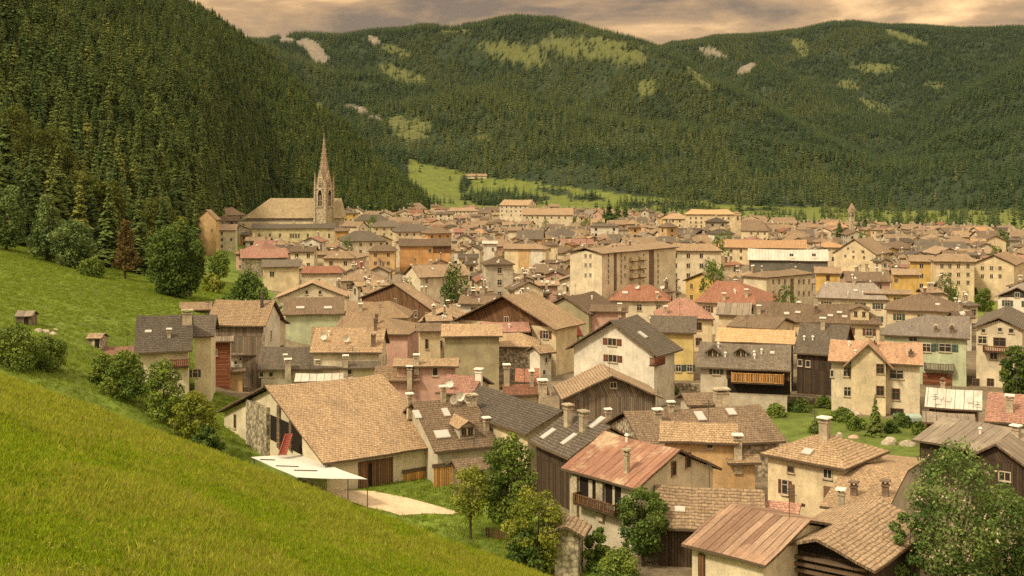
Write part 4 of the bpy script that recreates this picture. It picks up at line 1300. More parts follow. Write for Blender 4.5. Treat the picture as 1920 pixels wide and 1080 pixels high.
GR_B = foliage("ripe_meadow_grass", (.25, .285, .024), (.45, .45, .07), .3, .45)
FLOW = foliage("pale_flower_heads", (.60, .50, .20), (.80, .72, .42), .2, .1)
def grass():
    rg = np.random.default_rng(9)
    n = 150000
    Y = rg.uniform(12, 74, n); x = (rg.uniform(-.47, .10, n)) * Y
    z, _ = terrain(x, Y); px, py = proj(x, Y, z)
    keep = (px > -40) & (px < 1200) & (py < 1120) & (rg.uniform(0, 1, n) < np.clip(30 / Y, .45, 1))
    x, Y, z = x[keep], Y[keep], z[keep]
    patch = fbm(x / 3.0, Y / 6.0, 40, 3)
    kind = np.where(rg.uniform(0, 1, len(x)) < np.clip((patch - .42) * 3.0, .05, .6), 1, 0)
    idx = kind * 4 + rg.integers(0, 4, len(x))
    scl = rg.uniform(.7, 1.35, len(x)) * (1 + .5 * (patch - .5)) * np.clip(.8 + Y / 90, 1, 1.6)
    seed_ = rg.uniform(0, 1, len(x)) < .006 + .02 * (patch > .56)
    idx = np.where(seed_, 8 + (idx % 2), idx)
    tf = [tuft(i, 19, .135, .20, GR_A) for i in range(4)] + [tuft(10 + i, 15, .16, .20, GR_B) for i in range(4)] + [tuft(30 + i, 5, .20, .16, GR_S) for i in range(2)]
    scatter("meadow_grass", np.stack([x, Y, z], 1), scl, tf, "bright green grass of the steep foreground meadow", rg, idx)
    # upper meadow, coarser
    n = 60000
    Y = np.sqrt(rg.uniform(85 ** 2, 300 ** 2, n)); x = rg.uniform(-.47, .02, n) * Y
    z, lay = terrain(x, Y); px, py = proj(x, Y, z); cv = cover(x, Y, z, lay)
    keep = (cv == 0) & (px > -20) & (px < 470) | ((cv == 0) & (Y < 119) & (px > 560) & ~in_poly(px, py, PATH))
    x, Y, z = x[keep], Y[keep], z[keep]
    tf = [tuft(20 + i, 16, .22, .5, GR_C) for i in range(4)]
    scatter("upper_meadow_grass", np.stack([x, Y, z], 1), rg.uniform(.8, 1.5, len(x)), tf, "short green grass of the upper meadow", rg)
    n = 9000
    Y = rg.uniform(14, 58, n); x = rg.uniform(-.46, .05, n) * Y
    z, _ = terrain(x, Y); px, py = proj(x, Y, z)
    cl_ = fbm(x / 2.2, Y / 4.0, 61, 3)
    keep = (rg.uniform(0, 1, n) < np.clip((cl_ - .45) * 5, .12, 1)) & (py < 1110)
    x, Y, z = x[keep], Y[keep], z[keep]
    V = []; T = []
    for k in range(7):
        a = 6.283 * k / 7; b_ = a + .75
        V += [(0, 0, .215), (.045 * math.cos(a), .045 * math.sin(a), .22), (.05 * math.cos((a + b_) / 2), .05 * math.sin((a + b_) / 2), .235), (.045 * math.cos(b_), .045 * math.sin(b_), .22)]; T.append(rg.uniform(0, 1))
    fm = np_mesh("flower", np.array(V), np.arange(28).reshape(-1, 4), FLOW, T)
    scatter("meadow_flowers", np.stack([x, Y, z], 1), rg.uniform(.18, .52, len(x)), [fm], "pale flower heads scattered through the foreground grass", rg)
grass()
# ------------------------------------------------------------------ the houses one can tell apart, front rows first
# corners: A/B ridge ends, f/b front and back eaves; screen positions read off the photograph (1920 x 1080)
B1 = house("long barn with big tan shingle roof and stone corner pier beside the meadow", dict(Af=(612, 861), Bf=(826, 844), A=(500, 713), B=(735, 711), Ab=(390, 768)),
      yaw=22, h=2.9, L=13, r=9, s=.62, roof=TAN, wall=CREAM, name="barn", cat="barn", wy=25, wins=[(441, 790, 9, 24, 'b')], ov=(.7, .7),
      panels=[("stone_pier", (468, 745, 506, 905), STONEW, .4, 'A'), ("hay_opening", (508, 770, 566, 838), DARKIN, .05, 'A'), ("post", (522, 760, 527, 840), BEAM, .2, 'A'), ("post", (545, 780, 549, 845), BEAM, .2, 'A'),
              ("barn_door", (672, 862, 736, 920), BWOOD, .08, 'f'), ("door_opening", (690, 868, 697, 918), DARKIN, .1, 'f'), ("garage_door", (757, 884, 798, 922), OWOOD, .1, 'f'), ("lintel", (754, 878, 800, 884), BEAM, .16, 'f')])
house("brown shingled house with a dormer and orange garage door next to the long barn", dict(Af=(826, 846), Bf=(928, 836), A=(760, 746), B=(898, 752)),
      yaw=22, h=3.6, L=9, r=8, s=.55, roof=BROWN, wall=GREYW, wins=[], chims=[(768, 762, 1.3, .6), (831, 752, 1.6, .6), (912, 806, 1.2, .6), (883, 757, .9, 1.2, CHIM, CHIM, 0)],
      skys=[(782, 778, .7, 1.3), (836, 774, .7, 1.3), (829, 815, 1.5, 1.2)], dishes=[(848, 762), (862, 756), (876, 760)], dorm=[(876, 822, 1.6, 1.2, TAN)], wy=25,
      panels=[("garage_door", (813, 875, 852, 921), OWOOD, .1, 'f'), ("lintel", (810, 868, 856, 875), BEAM, .16, 'f')])
house("low lean-to with weathered boards and tan roof beside the orange garage door", dict(Af=(860, 884), Bf=(925, 878), A=(845, 862), B=(915, 856)), yaw=20, h=2.9, L=4, r=2, s=.4, roof=BROWN, wall=GWOOD, name="shed", cat="shed", wins=[])
house("house with a broad dark slate roof sloping down behind the tall green tree", dict(Af=(840, 762), Bf=(984, 814), A=(905, 722), B=(1056, 768)),
      yaw=-59, h=5.6, L=15, r=4.4, s=.40, roof=DARK, wall=CREAM2, wins=[], fascia=BEAM)
house("dark wooden house under a near black slate roof with two pale chimneys", dict(Af=(998, 828), Bf=(1060, 859), A=(1062, 768), B=(1152, 800)),
      yaw=-42, h=5.0, L=8, r=6, s=.45, roof=DARK, wall=DWOOD, gable=CREAM, fascia=BEAM, wins=[], chims=[(1065, 797, 2.0, .9, CHIM, CHIM, 0), (1094, 806, 1.8, .9, CHIM, CHIM, 0)],
      skys=[(1028, 814, .8, 1.6), (1067, 824, .7, 1.7), (1119, 793, .9, 1.7)], wy=25)
house("house with a patched rusty red metal roof and open porch on posts", dict(Af=(1052, 879), Bf=(1188, 913), A=(1130, 812), B=(1286, 838), Bb=(1352, 881)),
      yaw=-24, h=5.6, L=11, r=5.5, s=.42, roof=REDMETAL, wall=CREAM, wallf=GREYW, wy=25, wins=[(1263, 878, 10, 22, 'n'), (1290, 862, 11, 24, 'n')], chims=[(1175, 886, 1.9, .55, CHIM, CHIM, 0)], vents=[(1175, 826)],
      panels=[("porch_opening", (1088, 898, 1122, 940), DARKIN, .05, 'f'), ("porch_opening", (1136, 910, 1164, 946), DARKIN, .05, 'f'), ("post", (1076, 890, 1086, 975), CHIM, .3, 'f'), ("post", (1122, 902, 1134, 975), CHIM, .3, 'f'), ("door", (1105, 900, 1112, 938), FRAMEW, .1, 'f'), ("door", (1150, 910, 1154, 946), FRAMEW, .1, 'f')],
      balc=[((1090, 932, 1165, 950), BWOOD, .9, 'f')])
house("long low building with a courses-marked tan tile roof before the porch house", dict(Af=(1236, 990), A=(1217, 893), B=(1432, 932)),
      yaw=-17, h=3.2, L=11, r=5, s=.50, roof=TANW, wall=GREYW, wallf=DWOOD, wy=14, wins=[], skys=[(1275, 956, .8, .6)], name="outbuilding", cat="outbuilding")
house("low shed with a pinkish metal roof joining the ribbed brown barn", dict(Af=(1412, 958), A=(1420, 934), B=(1503, 944)), yaw=-14, h=4.0, L=5, r=2.6, s=.35, roof=PINK, wall=GREYW, name="shed", cat="shed", wins=[])
house("barn with faded brown striped metal roof and cream wall at the bottom edge", dict(Af=(1292, 1023), Bf=(1418, 1056), A=(1348, 945), B=(1540, 974)),
      yaw=-27, h=3.4, L=9, r=5, s=.45, roof=BROWNMETAL, wall=CREAM, name="barn", cat="barn", wy=20, wins=[], panels=[("post", (1312, 1038, 1322, 1080), BWOOD, .2, 'f')], gz=0.8)
M2_ = house("open fronted dark timber barn with log beams under a ribbed tan roof", dict(Ab=(1416, 1040), A=(1537, 1006), Af=(1640, 1060), B=(1655, 938)),
      yaw=62, h=3.4, L=9, r=4.4, s=.38, roof=TANW, wall=DWOOD, gable=DARKIN, fascia=BEAM, name="barn", cat="barn", wy=25, wins=[], ov=(1.2, .7), gz=0.6,
      panels=[("log_beam", (1440, 1044, 1625, 1051), BEAM, .45, 'A'), ("log_beam", (1445, 1058, 1620, 1064), BEAM, .45, 'A'), ("log_beam", (1450, 1070, 1615, 1076), BEAM, .45, 'A')])
house("cream house with hipped tan shingle roof and a tall white chimney at its peak", dict(Af=(1423, 852), Bf=(1585, 877), A=(1540, 813), B=(1556, 814)),
      yaw=-8, h=5.6, L=9.5, r=5.6, s=.42, hip=(.85, .85), roof=TAN2, wall=CREAM2, wy=18, wins=[(1472, 913, 10, 26, 's'), (1552, 888, 14, 14), (1483, 880, 10, 8, 'n')], chims=[(1546, 822, 1.9, 1.0)], skys=[(1514, 848, .9, .9)],
      panels=[("door", (1480, 908, 1490, 940), FRAMEB, .08), ("door", (1545, 912, 1562, 940), FRAMEB, .08)])
house("long tan roof sweeping between the hipped cream house and the open barn", dict(Af=(1530, 962), Bf=(1662, 950), A=(1590, 880), B=(1706, 870)),
      yaw=8, h=3.6, L=10, r=6, s=.48, roof=TAN, wall=GREYW, name="outbuilding", cat="outbuilding", wins=[], wy=20, chims=[(1509, 962, 1.6, .6), (1562, 958, 1.7, .7), (1577, 954, 1.6, .6), (1601, 928, 1.0, .6, CHIMR, CHIMR, 0), (1660, 930, 1.2, .6, CHIMR, CHIMR, 0)])
house("ochre plastered house with small tan roof behind the rusty red metal roof", dict(Af=(1232, 836), Bf=(1378, 822), A=(1240, 790), B=(1392, 790)),
      yaw=4, h=6.4, L=9, r=4, s=.45, roof=TAN2, wall=OCHRE, chims=[(1289, 838, 1.9, .6, CHIMR, CHIMR, 0), (1227, 812, 1.5, .8, CHIMR, CAPW, 1)], wins=[(1331, 832, 10, 14), (1250, 860, 10, 14)])
house("small ochre annex with tiled terrace roof and a tall white chimney", dict(Af=(1368, 868), Bf=(1420, 866), A=(1372, 853), B=(1416, 852)), yaw=0, h=4.8, L=3.6, r=1.8, s=.38, roof=TAN, wall=OCHRE, name="annex", cat="annex", wins=[(1358, 885, 8, 14, 'b')], chims=[(1383, 860, 2.2, .9)])
house("wide house with brown tile roof and two skylights bordering the garden lawn", dict(Bf=(1476, 826), A=(1168, 768), B=(1423, 760)),
      yaw=3, h=3.8, L=17, r=5.5, s=.5, roof=BROWN, wall=STONEW, wins=[], skys=[(1313, 781, .9, 1.6), (1371, 773, .9, 1.2)], chims=[(1140, 792, 1.4, .6), (1150, 800, 1.5, .7), (1233, 790, 1.2, .9), (1258, 770, .9, .6)])
house("flat capped brown building with a long chimney block above the wide brown roof", dict(Af=(1282, 760), Bf=(1368, 758), A=(1284, 736), B=(1340, 735)), yaw=2, h=5.2, L=7, r=3.2, s=.42, roof=BROWN, wall=GREYW, wins=[], chims=[(1352, 755, 1.6, 1.9, CHIM, CHIM, 0)])
C2 = house("big cream house with salmon tile roof and a projecting gabled bay on the green", dict(Af=(1549, 677), Bf=(1732, 684), A=(1560, 637), B=(1729, 640)),
      yaw=0, h=6.6, L=12, r=4.6, s=.40, roof=SALMON, wall=CREAM, rich=True, wins=[(1588, 697, 12, 15), (1589, 734, 12, 16), (1681, 702, 22, 14), (1680, 739, 12, 18, 'b'), (1682, 772, 20, 10, 'b'), (1560, 700, 4, 12)],
      chims=[(1541, 655, 1.7, .9), (1545, 640, 1.4, .9), (1708, 668, .9, .7, CHIMR, CHIM, 1), (1640, 650, .8, .6, CHIMR, CHIM, 1)], vents=[(1592, 648), (1604, 664)], ov=(.4, .7))
def gable_bay(H, x0, x1, ye, ya, out=1.4):
    """bay standing out of the front wall under its own little gable roof, with its windows"""
    a, b_ = hit_wall(H, x0, ye, 'f')[1], hit_wall(H, x1, ye, 'f')[1]
    w = (b_.x - a.x) / 2; cxm = (a.x + b_.x) / 2; ze = H.ze + .3
    za = ze + (ye - ya) * H.cy / F
    b = MB(); y0 = -H.wy - out; y1 = -H.wy + .1
    b.face([(cxm - w, y0, 0), (cxm + w, y0, 0), (cxm + w, y0, ze), (cxm, y0, za - .1), (cxm - w, y0, ze)], CREAM2)
    b.face([(cxm - w, y1, 0), (cxm - w, y0, 0), (cxm - w, y0, ze), (cxm - w, y1, ze)], CREAM2)
    b.face([(cxm + w, y0, 0), (cxm + w, y1, 0), (cxm + w, y1, ze), (cxm + w, y0, ze)], CREAM2)
    child("bay", b.mesh("bay"), H.o)
    r = MB(); e = 1.0; k = (za - ze) / w; yb = -H.r * .15; yf = y0 - .6
    for sg in (-1, 1):
        for t0, t1, m in ((0.0, .16, H.roof),):
            q = [(cxm + sg * (w + e), yf, ze - k * e + t1), (cxm, yf, za + t1), (cxm, yb, za + t1), (cxm + sg * (w + e), yb - 1.5, ze - k * e + t1)]
            r.face(q, m, sg < 0)
            lo = [(x, y, z - .2) for x, y, z in q]
            r.face([lo[0], lo[1], q[1], q[0]], H.fascia, sg < 0)
            r.face([lo[3], lo[2], lo[1], lo[0]], SOFFIT, sg < 0)
            r.face([q[0], q[3], lo[3], lo[0]], H.fascia, sg < 0)
    child("bay_roof", r.mesh("bay_roof"), H.o)
    return y0, cxm, w
_y0, _cx, _w = gable_bay(C2, 1597, 1661, 678, 648)
for _z in (C2.ze - .6, C2.ze - 3.4):
    add_window(C2, (_cx + _w * .68, _y0, _z), 'f', .8, 1.1, 'n')
house("pale green house with wide grey lilac roof behind the big cream house", dict(Af=(1651, 628), Bf=(1818, 634), A=(1738, 590), B=(1820, 592)), yaw=-2, h=7.2, L=14, r=6.5, s=.42, hip=(1.0, 0), roof=LILAC, wall=CREAM, wallf=MINT,
      wins=[(1737, 652, 14, 14, 'g'), (1772, 652, 20, 14, 'g'), (1712, 636, 14, 8)], chims=[(1755, 622, .9, .6, CHIMR, CHIM, 1), (1785, 624, 1.1, .7, CHIMR, CHIM, 1)],
      panels=[("boarding", (1730, 700, 1785, 722), RWOOD, .08)], balc=[((1733, 680, 1788, 693), GWOOD, 1.0)])
house("cream gabled house with a red wooden balcony at the frame edge", dict(Ab=(1822, 618), A=(1872, 594), Af=(1925, 618), B=(1890, 572)), yaw=84, h=8.6, L=12, r=5, s=.42, roof=GREYB, wall=CREAM,
      wins=[(1842, 637, 14, 13), (1874, 641, 18, 14, 'b'), (1863, 667, 11, 11), (1844, 620, 6, 6), (1875, 618, 6, 6), (1896, 620, 7, 7), (1830, 717, 10, 12, 'b'), (1857, 717, 10, 12, 'b')], balc=[((1844, 648, 1896, 658), RWOOD, 1.2)])
house("long dark roofed house with two eyebrow dormers and an orange wooden gallery", dict(Af=(1302, 690), Bf=(1484, 693), A=(1316, 642), B=(1483, 644)), yaw=0, h=5.6, L=14, r=5, s=.50, roof=GREYB, wall=GREYW,
      wins=[(1343, 697, 11, 9, 'g')], dorm=[(1336, 668, 1.5, .6), (1389, 668, 1.5, .6)], vents=[(1347, 650), (1360, 668), (1415, 672), (1428, 662), (1414, 666)],
      panels=[("dark_ground_floor", (1364, 712, 1482, 738), DARKIN, .04), ("boarding", (1362, 695, 1482, 712), DWOOD, .05)], balc=[((1372, 698, 1470, 716), OWOOD, 1.1)], skys=[(1448, 662, .6, .6)])
house("long building under a smooth pale orange roof behind the dormered dark roof", dict(Af=(1342, 640), Bf=(1488, 645), A=(1345, 612), B=(1494, 619)), yaw=0, h=7, L=14, r=5, s=.3, roof=ORANGE, wall=CREAM2, wins=[])
house("dark brown house with carved balcony and white chimney next to the big cream house", dict(Af=(1487, 664), Bf=(1580, 665), A=(1500, 606), B=(1597, 607)), yaw=3, h=5.8, L=9, r=5.5, s=.55, roof=GREYB, wall=DWOOD, wins=[(1500, 680, 6, 10), (1515, 682, 6, 10)],
      chims=[(1543, 616, 1.6, .8)], balc=[((1490, 680, 1540, 694), GWOOD, 1.0)], vents=[(1508, 637), (1524, 637)])
house("yellow house with green shutters and dark brown roof beside the white gabled house", dict(Af=(1216, 622), Bf=(1307, 624), A=(1222, 590), B=(1306, 592)), yaw=0, h=7.4, L=9, r=4.5, s=.42, roof=GREYB, wall=YELLOW, wins=[(1252, 656, 9, 12, 'g'), (1254, 690, 9, 12, 'g'), (1272, 690, 9, 12, 'g'), (1293, 690, 8, 12, 'g')])
W1 = house("large white gabled house with brown shuttered windows in the middle of the town", dict(Ab=(1060, 655), A=(1141, 598), Af=(1234, 667), B=(1196, 592)), yaw=74, h=7.0, L=12, r=6.0, s=.62, roof=GREYB, wall=WHITE, gable=WHITE, ov=(.9, .9),
      wins=[(1148, 641, 17, 13, 's'), (1149, 672, 17, 13, 's'), (1100, 705, 10, 13, 's')], balc=[((1217, 668, 1234, 682), RWOOD, 1.0, 'f')], wy=16, skys=[(1205, 628, .9, 1.4)])
house("barn with ribbed tan tile gable and dark weathered boards before the white gabled house", dict(Ab=(1055, 746), A=(1143, 703), Af=(1246, 749), B=(1126, 682)), yaw=96, h=3.8, L=7, r=6, s=.45, roof=TANW, wall=GWOOD, gable=GWOOD, name="barn", cat="barn", wins=[(1150, 722, 10, 9)], ov=(.9, .7))
house("small house with rose red tiles among the crowded chimneys", dict(Af=(812, 740), Bf=(884, 734), A=(842, 706), B=(908, 702)), yaw=14, h=6, L=6, r=3, s=.5, roof=PINK, wall=CREAM, wins=[], chims=[(831, 742, 2.0, .7, CHIM, CAPW, 0), (898, 712, 1.2, .9, CAPW, CAPW, 0)], dishes=[(845, 730)])
house("low house with a red tiled roof running to the stone walled courtyard", dict(Af=(950, 738), Bf=(1030, 740), A=(936, 716), B=(1026, 722)), yaw=-3, h=6, L=7, r=3.5, s=.42, roof=RED, wall=CREAM, wins=[], chims=[(1017, 736, 1.4, 1.1), (997, 724, 1.8, .5), (950, 722, 2.4, .7)])
house("red tiled lean-to against the rubble stone house", dict(Af=(965, 716), Bf=(1012, 716), A=(968, 690), B=(1010, 690)), yaw=0, h=5.4, L=5, r=3, s=.5, roof=RED, wall=STONEW, name="shed", cat="shed", wins=[], chims=[(998, 716, 1.6, .35, POST, CAPW, 1)])
house("pink boarded house with a small tan roof and one dark window", dict(Af=(735, 686), Bf=(862, 687), A=(740, 671), B=(860, 672)), yaw=0, h=6.6, L=10, r=2.6, s=.35, roof=TAN, wall=PINKW, wins=[(816, 697, 9, 13)], chims=[(781, 683, 1.2, .8), (884, 690, 2.2, .8, STONEW, CAPW, 0), (882, 684, 1.4, .9)])
house("low beige house with double tan eaves beside the big barn ridge", dict(Af=(695, 714), Bf=(792, 713), A=(708, 686), B=(786, 686)), yaw=0, h=4.8, L=7, r=3.4, s=.48, roof=TAN, wall=PINKW, wins=[], chims=[(779, 702, 1.4, .9, CHIM, CHIM, 0), (768, 712, 1.8, .7)])
house("tan roofed house with white gable end and two narrow windows", dict(Af=(582, 661), Bf=(714, 661), A=(590, 613), B=(726, 613)), yaw=7, h=6.2, L=12, r=4.6, s=.55, roof=TAN, wall=CREAM, wins=[(718, 676, 6, 16), (724, 672, 5, 16)], chims=[(704, 618, 1.6, .5, CHIMR, CHIMR, 0), (700, 648, 1.8, .7, CHIMR, CHIM, 0)], vents=[(617, 628)], dishes=[(608, 640), (648, 644)], wy=15)
house("tan roofed wing joined below the mint green house", dict(Af=(582, 652), Bf=(640, 652), A=(584, 612), B=(640, 612)), yaw=2, h=5.6, L=7, r=4, s=.5, roof=TAN, wall=CREAM, wins=[], skys=[(618, 625, .7, .5)])
house("house with long dull brown slate roof behind the big barn", dict(Af=(483, 692), Bf=(655, 691), A=(486, 648), B=(652, 649)), yaw=0, h=4.0, L=13, r=4.5, s=.5, roof=GREYB, wall=GREYW, wins=[(490, 702, 6, 8), (508, 702, 6, 8)], chims=[(540, 694, 1.5, 1.0), (535, 676, .8, .5), (595, 684, .7, .6)], vents=[(588, 662)])
house("low annex with white sheet metal roof just behind the barn ridge", dict(Af=(550, 716), Bf=(662, 714), A=(556, 700), B=(660, 699)), yaw=0, h=3.4, L=8, r=2.4, s=.35, roof=WHITEMETAL, wall=GREYW, name="annex", cat="annex", wins=[])
house("beige square tower-like house with chimney pots beside the brown slate roof", dict(Af=(640, 690), Bf=(716, 690), A=(644, 676), B=(712, 676)), yaw=2, h=5, L=6, r=2.5, s=.3, roof=GREYB, wall=CREAM, wins=[(655, 696, 8, 10)], chims=[(648, 688, 1.5, .8)])
house("rubble stone house under a broad tan roof in the middle of the town", dict(Af=(846, 651), Bf=(1012, 649), A=(852, 622), B=(975, 625)), yaw=-2, h=5.6, L=13, r=4.6, s=.44, hip=(0, .8), roof=TAN2, wall=STONEW, wins=[(855, 664, 10, 8)], chims=[(860, 695, 1.3, .8)], dishes=[(872, 690)])
house("narrow white house end with two dark windows beside the rubble stone house", dict(Af=(1010, 672), Bf=(1038, 655), A=(1005, 648), B=(1030, 640)), yaw=35, h=6.2, L=4, r=2.4, s=.4, roof=TAN, wall=WHITE, wins=[(1024, 675, 5, 9), (1031, 668, 4, 9), (1020, 698, 5, 8)])
house("house with tan roof and tall bare olive wall behind the rubble stone house", dict(Af=(826, 630), Bf=(944, 630), A=(829, 606), B=(940, 607)), yaw=0, h=8.0, L=10, r=4, s=.42, roof=TAN2, wall=OLIVE, wins=[], chims=[(955, 628, 1.8, 1.2, STONEW, STONEW, 0)])
house("huge wide gabled house with dark eaves and brown boarded gable in mid town", dict(Ab=(848, 601), A=(936, 553), Af=(1044, 618), B=(1000, 546)), yaw=74, h=7.4, L=14, r=8.2, s=.5, roof=TAN, wall=CREAM2, gable=BWOOD, ov=(1.4, .8), wins=None, fascia=BEAM, chims=[(930, 572, 1.0, .5)])
house("low house with pink metal roof tucked under the huge wide gable", dict(Af=(900, 622), Bf=(1000, 622), A=(905, 603), B=(986, 604)), yaw=0, h=7, L=9, r=3, s=.4, roof=PINK, wall=RWOOD, wins=[], vents=[(955, 614)])
house("olive walled gable house with dark brown roof beside the huge wide gable", dict(Ab=(1008, 586), A=(1057, 556), Af=(1106, 584), B=(1112, 544), Bf=(1164, 580)), yaw=66, h=6.6, L=12, r=5.5, s=.5, roof=BROWN, wall=OLIVE, wins=[(1052, 590, 5, 9)], wy=20, vents=[(1110, 560)])
house("small house under a bright red sheet metal roof", dict(Af=(1050, 625), Bf=(1098, 633), A=(1040, 594), B=(1074, 597)), yaw=-14, h=5.6, L=7, r=4, s=.5, roof=BRIGHTRED, wall=MINT, wins=[], wy=20)
house("salmon pink walled house squeezed behind the white gabled house", dict(Af=(1103, 582), Bf=(1180, 586), A=(1108, 570), B=(1176, 571)), yaw=-4, h=7, L=9, r=3.5, s=.3, roof=BROWN, wall=PINKW, wins=[], chims=[(1162, 582, 1.2, .7)])
house("house with wide orange red tiled roof in front of the tall apartment block", dict(Af=(1142, 562), Bf=(1256, 569), A=(1178, 531), B=(1222, 533)), yaw=-3, h=6, L=15, r=7, s=.42, hip=(.8, .8), roof=RED, wall=CREAM, skys=[(1172, 549, 1.2, .8)], chims=[(1232, 560, 1.3, .6)], nsk=1)
house("house with brown red hipped tile roof behind the yellow house", dict(Af=(1232, 596), Bf=(1340, 600), A=(1272, 557), B=(1290, 558)), yaw=-6, h=6, L=12, r=6.5, s=.5, hip=(.8, .8), roof=PINK, wall=CREAM2, chims=[(1248, 588, 1.3, .6)])
house("house with broad vermilion tiled roof beside the long cream apartment house", dict(Af=(1300, 570), Bf=(1433, 568), A=(1345, 526), B=(1384, 526)), yaw=2, h=6.4, L=16, r=8, s=.42, hip=(.3, .9), roof=RED, wall=CREAM, chims=[(1358, 562, 1.3, .7), (1400, 556, 1.4, .8)], nsk=2)
house("long brown roofed house with timber dormer gable and white skylights", dict(Af=(1412, 605), Bf=(1652, 607), A=(1420, 567), B=(1606, 563)), yaw=0, h=6, L=24, r=6.5, s=.42, hip=(0, .9), roof=BROWN, wall=CREAM2, dorm=[(1612, 600, 3.0, 1.8)], skys=[(1475, 588, .9, .7), (1496, 586, .9, .6), (1557, 592, .9, .6), (1574, 586, .9, .6), (1584, 594, .9, .6)], chims=[(1530, 586, 1.2, .8, CHIMR, CHIM, 1), (1423, 588, 1.4, .7)])
house("house with ribbed pale tan metal roof behind the pale orange roof", dict(Af=(1340, 590), Bf=(1408, 590), A=(1348, 567), B=(1410, 567)), yaw=0, h=6, L=8, r=4.5, s=.45, roof=GREYMETAL, wall=CREAM2)
house("brown roofed house with pale gable edge just above the pale orange roof", dict(Af=(1350, 612), Bf=(1462, 614), A=(1396, 593), B=(1466, 594)), yaw=0, h=6.8, L=10, r=4, s=.4, roof=BROWN, wall=CREAM2)
house("yellow house under a dark pyramid roof above the grey lilac roof", dict(Af=(1657, 581), Bf=(1806, 584), A=(1724, 551), B=(1742, 551)), yaw=0, h=6.2, L=17, r=8.5, s=.40, hip=(.9, .9), roof=BROWN, wall=CREAM2, skys=[(1758, 571, .8, .8)], nch=1)
house("flat topped lemon yellow house before the mauve roofs", dict(Af=(1618, 550), Bf=(1712, 552), A=(1622, 541), B=(1708, 542)), yaw=0, h=7, L=12, r=4, s=.2, roof=TANW, wall=YELLOW)
house("wide house with pinkish mauve roof behind the lemon yellow house", dict(Af=(1530, 560), Bf=(1665, 562), A=(1545, 527), B=(1640, 529)), yaw=-3, h=6, L=18, r=8, s=.40, hip=(.3, .5), roof=LILAC, wall=CREAM, nch=1, nsk=2, vents=[(1548, 535), (1590, 552)])
house("cream apartment house with two window rows beside the vermilion roof", dict(Ab=(1386, 514), Af=(1440, 522), Bf=(1526, 514), B=(1490, 503)), yaw=22, h=9.6, L=15, r=5.5, s=.28, hip=(.9, .9), roof=TANW, wall=CREAM, name="apartment_house", cat="apartment house", wy=20, rich=False,
      wins=[(x, y, 5, 8) for y in (528, 550) for x in (1450, 1461, 1472, 1498, 1507, 1517)], panels=[("stairwell_strip", (1482, 522, 1488, 570), CHIMR, .05)])
house("tall cream apartment block with stacked balconies", dict(Ab=(1056, 474), Af=(1134, 474), Bf=(1264, 462), A=(1098, 462), B=(1250, 456)), yaw=22, h=15.5, L=25, r=7.5, s=.25, hip=(0, 0), roof=TANW, wall=CREAM, name="apartment_block", cat="apartment block", wy=18, rich=False, gable=CREAM,
      wins=[(x, y, 4, 6) for y in (480, 497, 516) for x in (1098, 1107)] + [(x, y, 4, 6) for y in (479, 489, 499, 509, 519, 529) for x in (1141, 1165, 1207, 1234)] + [(1172, y, 4, 6) for y in (484, 500, 516)],
      balc=[((1180, y, 1190, y + 5), CREAM2, .9) for y in (484, 500, 516, 532)] + [((1195, y, 1206, y + 5), CREAM2, .9) for y in (482, 498, 514, 530)], panels=[("stairwell_strip", (1151, 474, 1156, 545), CHIMR, .05), ("stairwell_strip", (1217, 468, 1226, 545), CHIMR, .05)])
house("cream apartment wing with tan roof adjoining the tall apartment block", dict(Af=(1252, 474), Bf=(1352, 470), A=(1262, 455), B=(1335, 453)), yaw=4, h=12, L=18, r=6, s=.35, hip=(.5, .8), roof=TAN, wall=CREAM, name="apartment_house", cat="apartment house", rich=False)
house("olive green house with dark stony roof in front of the cream apartment wing", dict(Af=(1266, 498), Bf=(1362, 498), A=(1276, 479), B=(1356, 478)), yaw=0, h=7, L=15, r=6, s=.4, roof=BROWN, wall=OLIVE, nsk=3, rich=False)
house("moss yellow gabled house left of the vermilion roof", dict(Ab=(1282, 518), A=(1316, 512), Af=(1352, 540), B=(1330, 508)), yaw=75, h=6.4, L=9, r=5.5, s=.35, roof=BROWN, wall=GOLD, rich=False)
house("very long low hall with pale orange roof above the grey metal hall", dict(Af=(1336, 466), Bf=(1516, 463), A=(1348, 448), B=(1510, 449)), yaw=1, h=6.5, L=38, r=9, s=.35, roof=ORANGE, wall=CREAM2, name="hall", cat="hall", rich=False)
house("dark grey rendered hall with white metal roof slope", dict(Af=(1400, 488), Bf=(1556, 489), A=(1404, 466), B=(1552, 467)), yaw=0, h=5.5, L=28, r=7, s=.42, roof=WHITEMETAL, wall=GREYD, gable=GREYD, name="hall", cat="hall", wy=20, rich=False, wins=[(1484, 478, 7, 4), (1484, 491, 7, 5), (1500, 491, 6, 5), (1526, 478, 7, 4)])
house("cream gable house with round attic windows behind the grey hall", dict(Ab=(1562, 472), A=(1600, 447), Af=(1643, 483), B=(1632, 441)), yaw=72, h=6.5, L=14, r=7.5, s=.5, roof=TANW, wall=CREAM2, rich=False, wins=[(1590, 466, 4, 4), (1600, 472, 4, 4), (1618, 472, 5, 5), (1600, 482, 4, 5), (1585, 480, 4, 5), (1620, 483, 4, 5)])
house("three storey cream house with brown red roof and rows of windows", dict(Af=(1752, 491), Bf=(1830, 491), A=(1768, 474), B=(1814, 475)), yaw=0, h=10.5, L=15, r=6.5, s=.4, hip=(.7, .4), roof=TANW, wall=CREAM2, rich=False, wins=[(x, y, 5, 7) for y in (499, 515, 530) for x in (1766, 1781, 1797, 1815)])
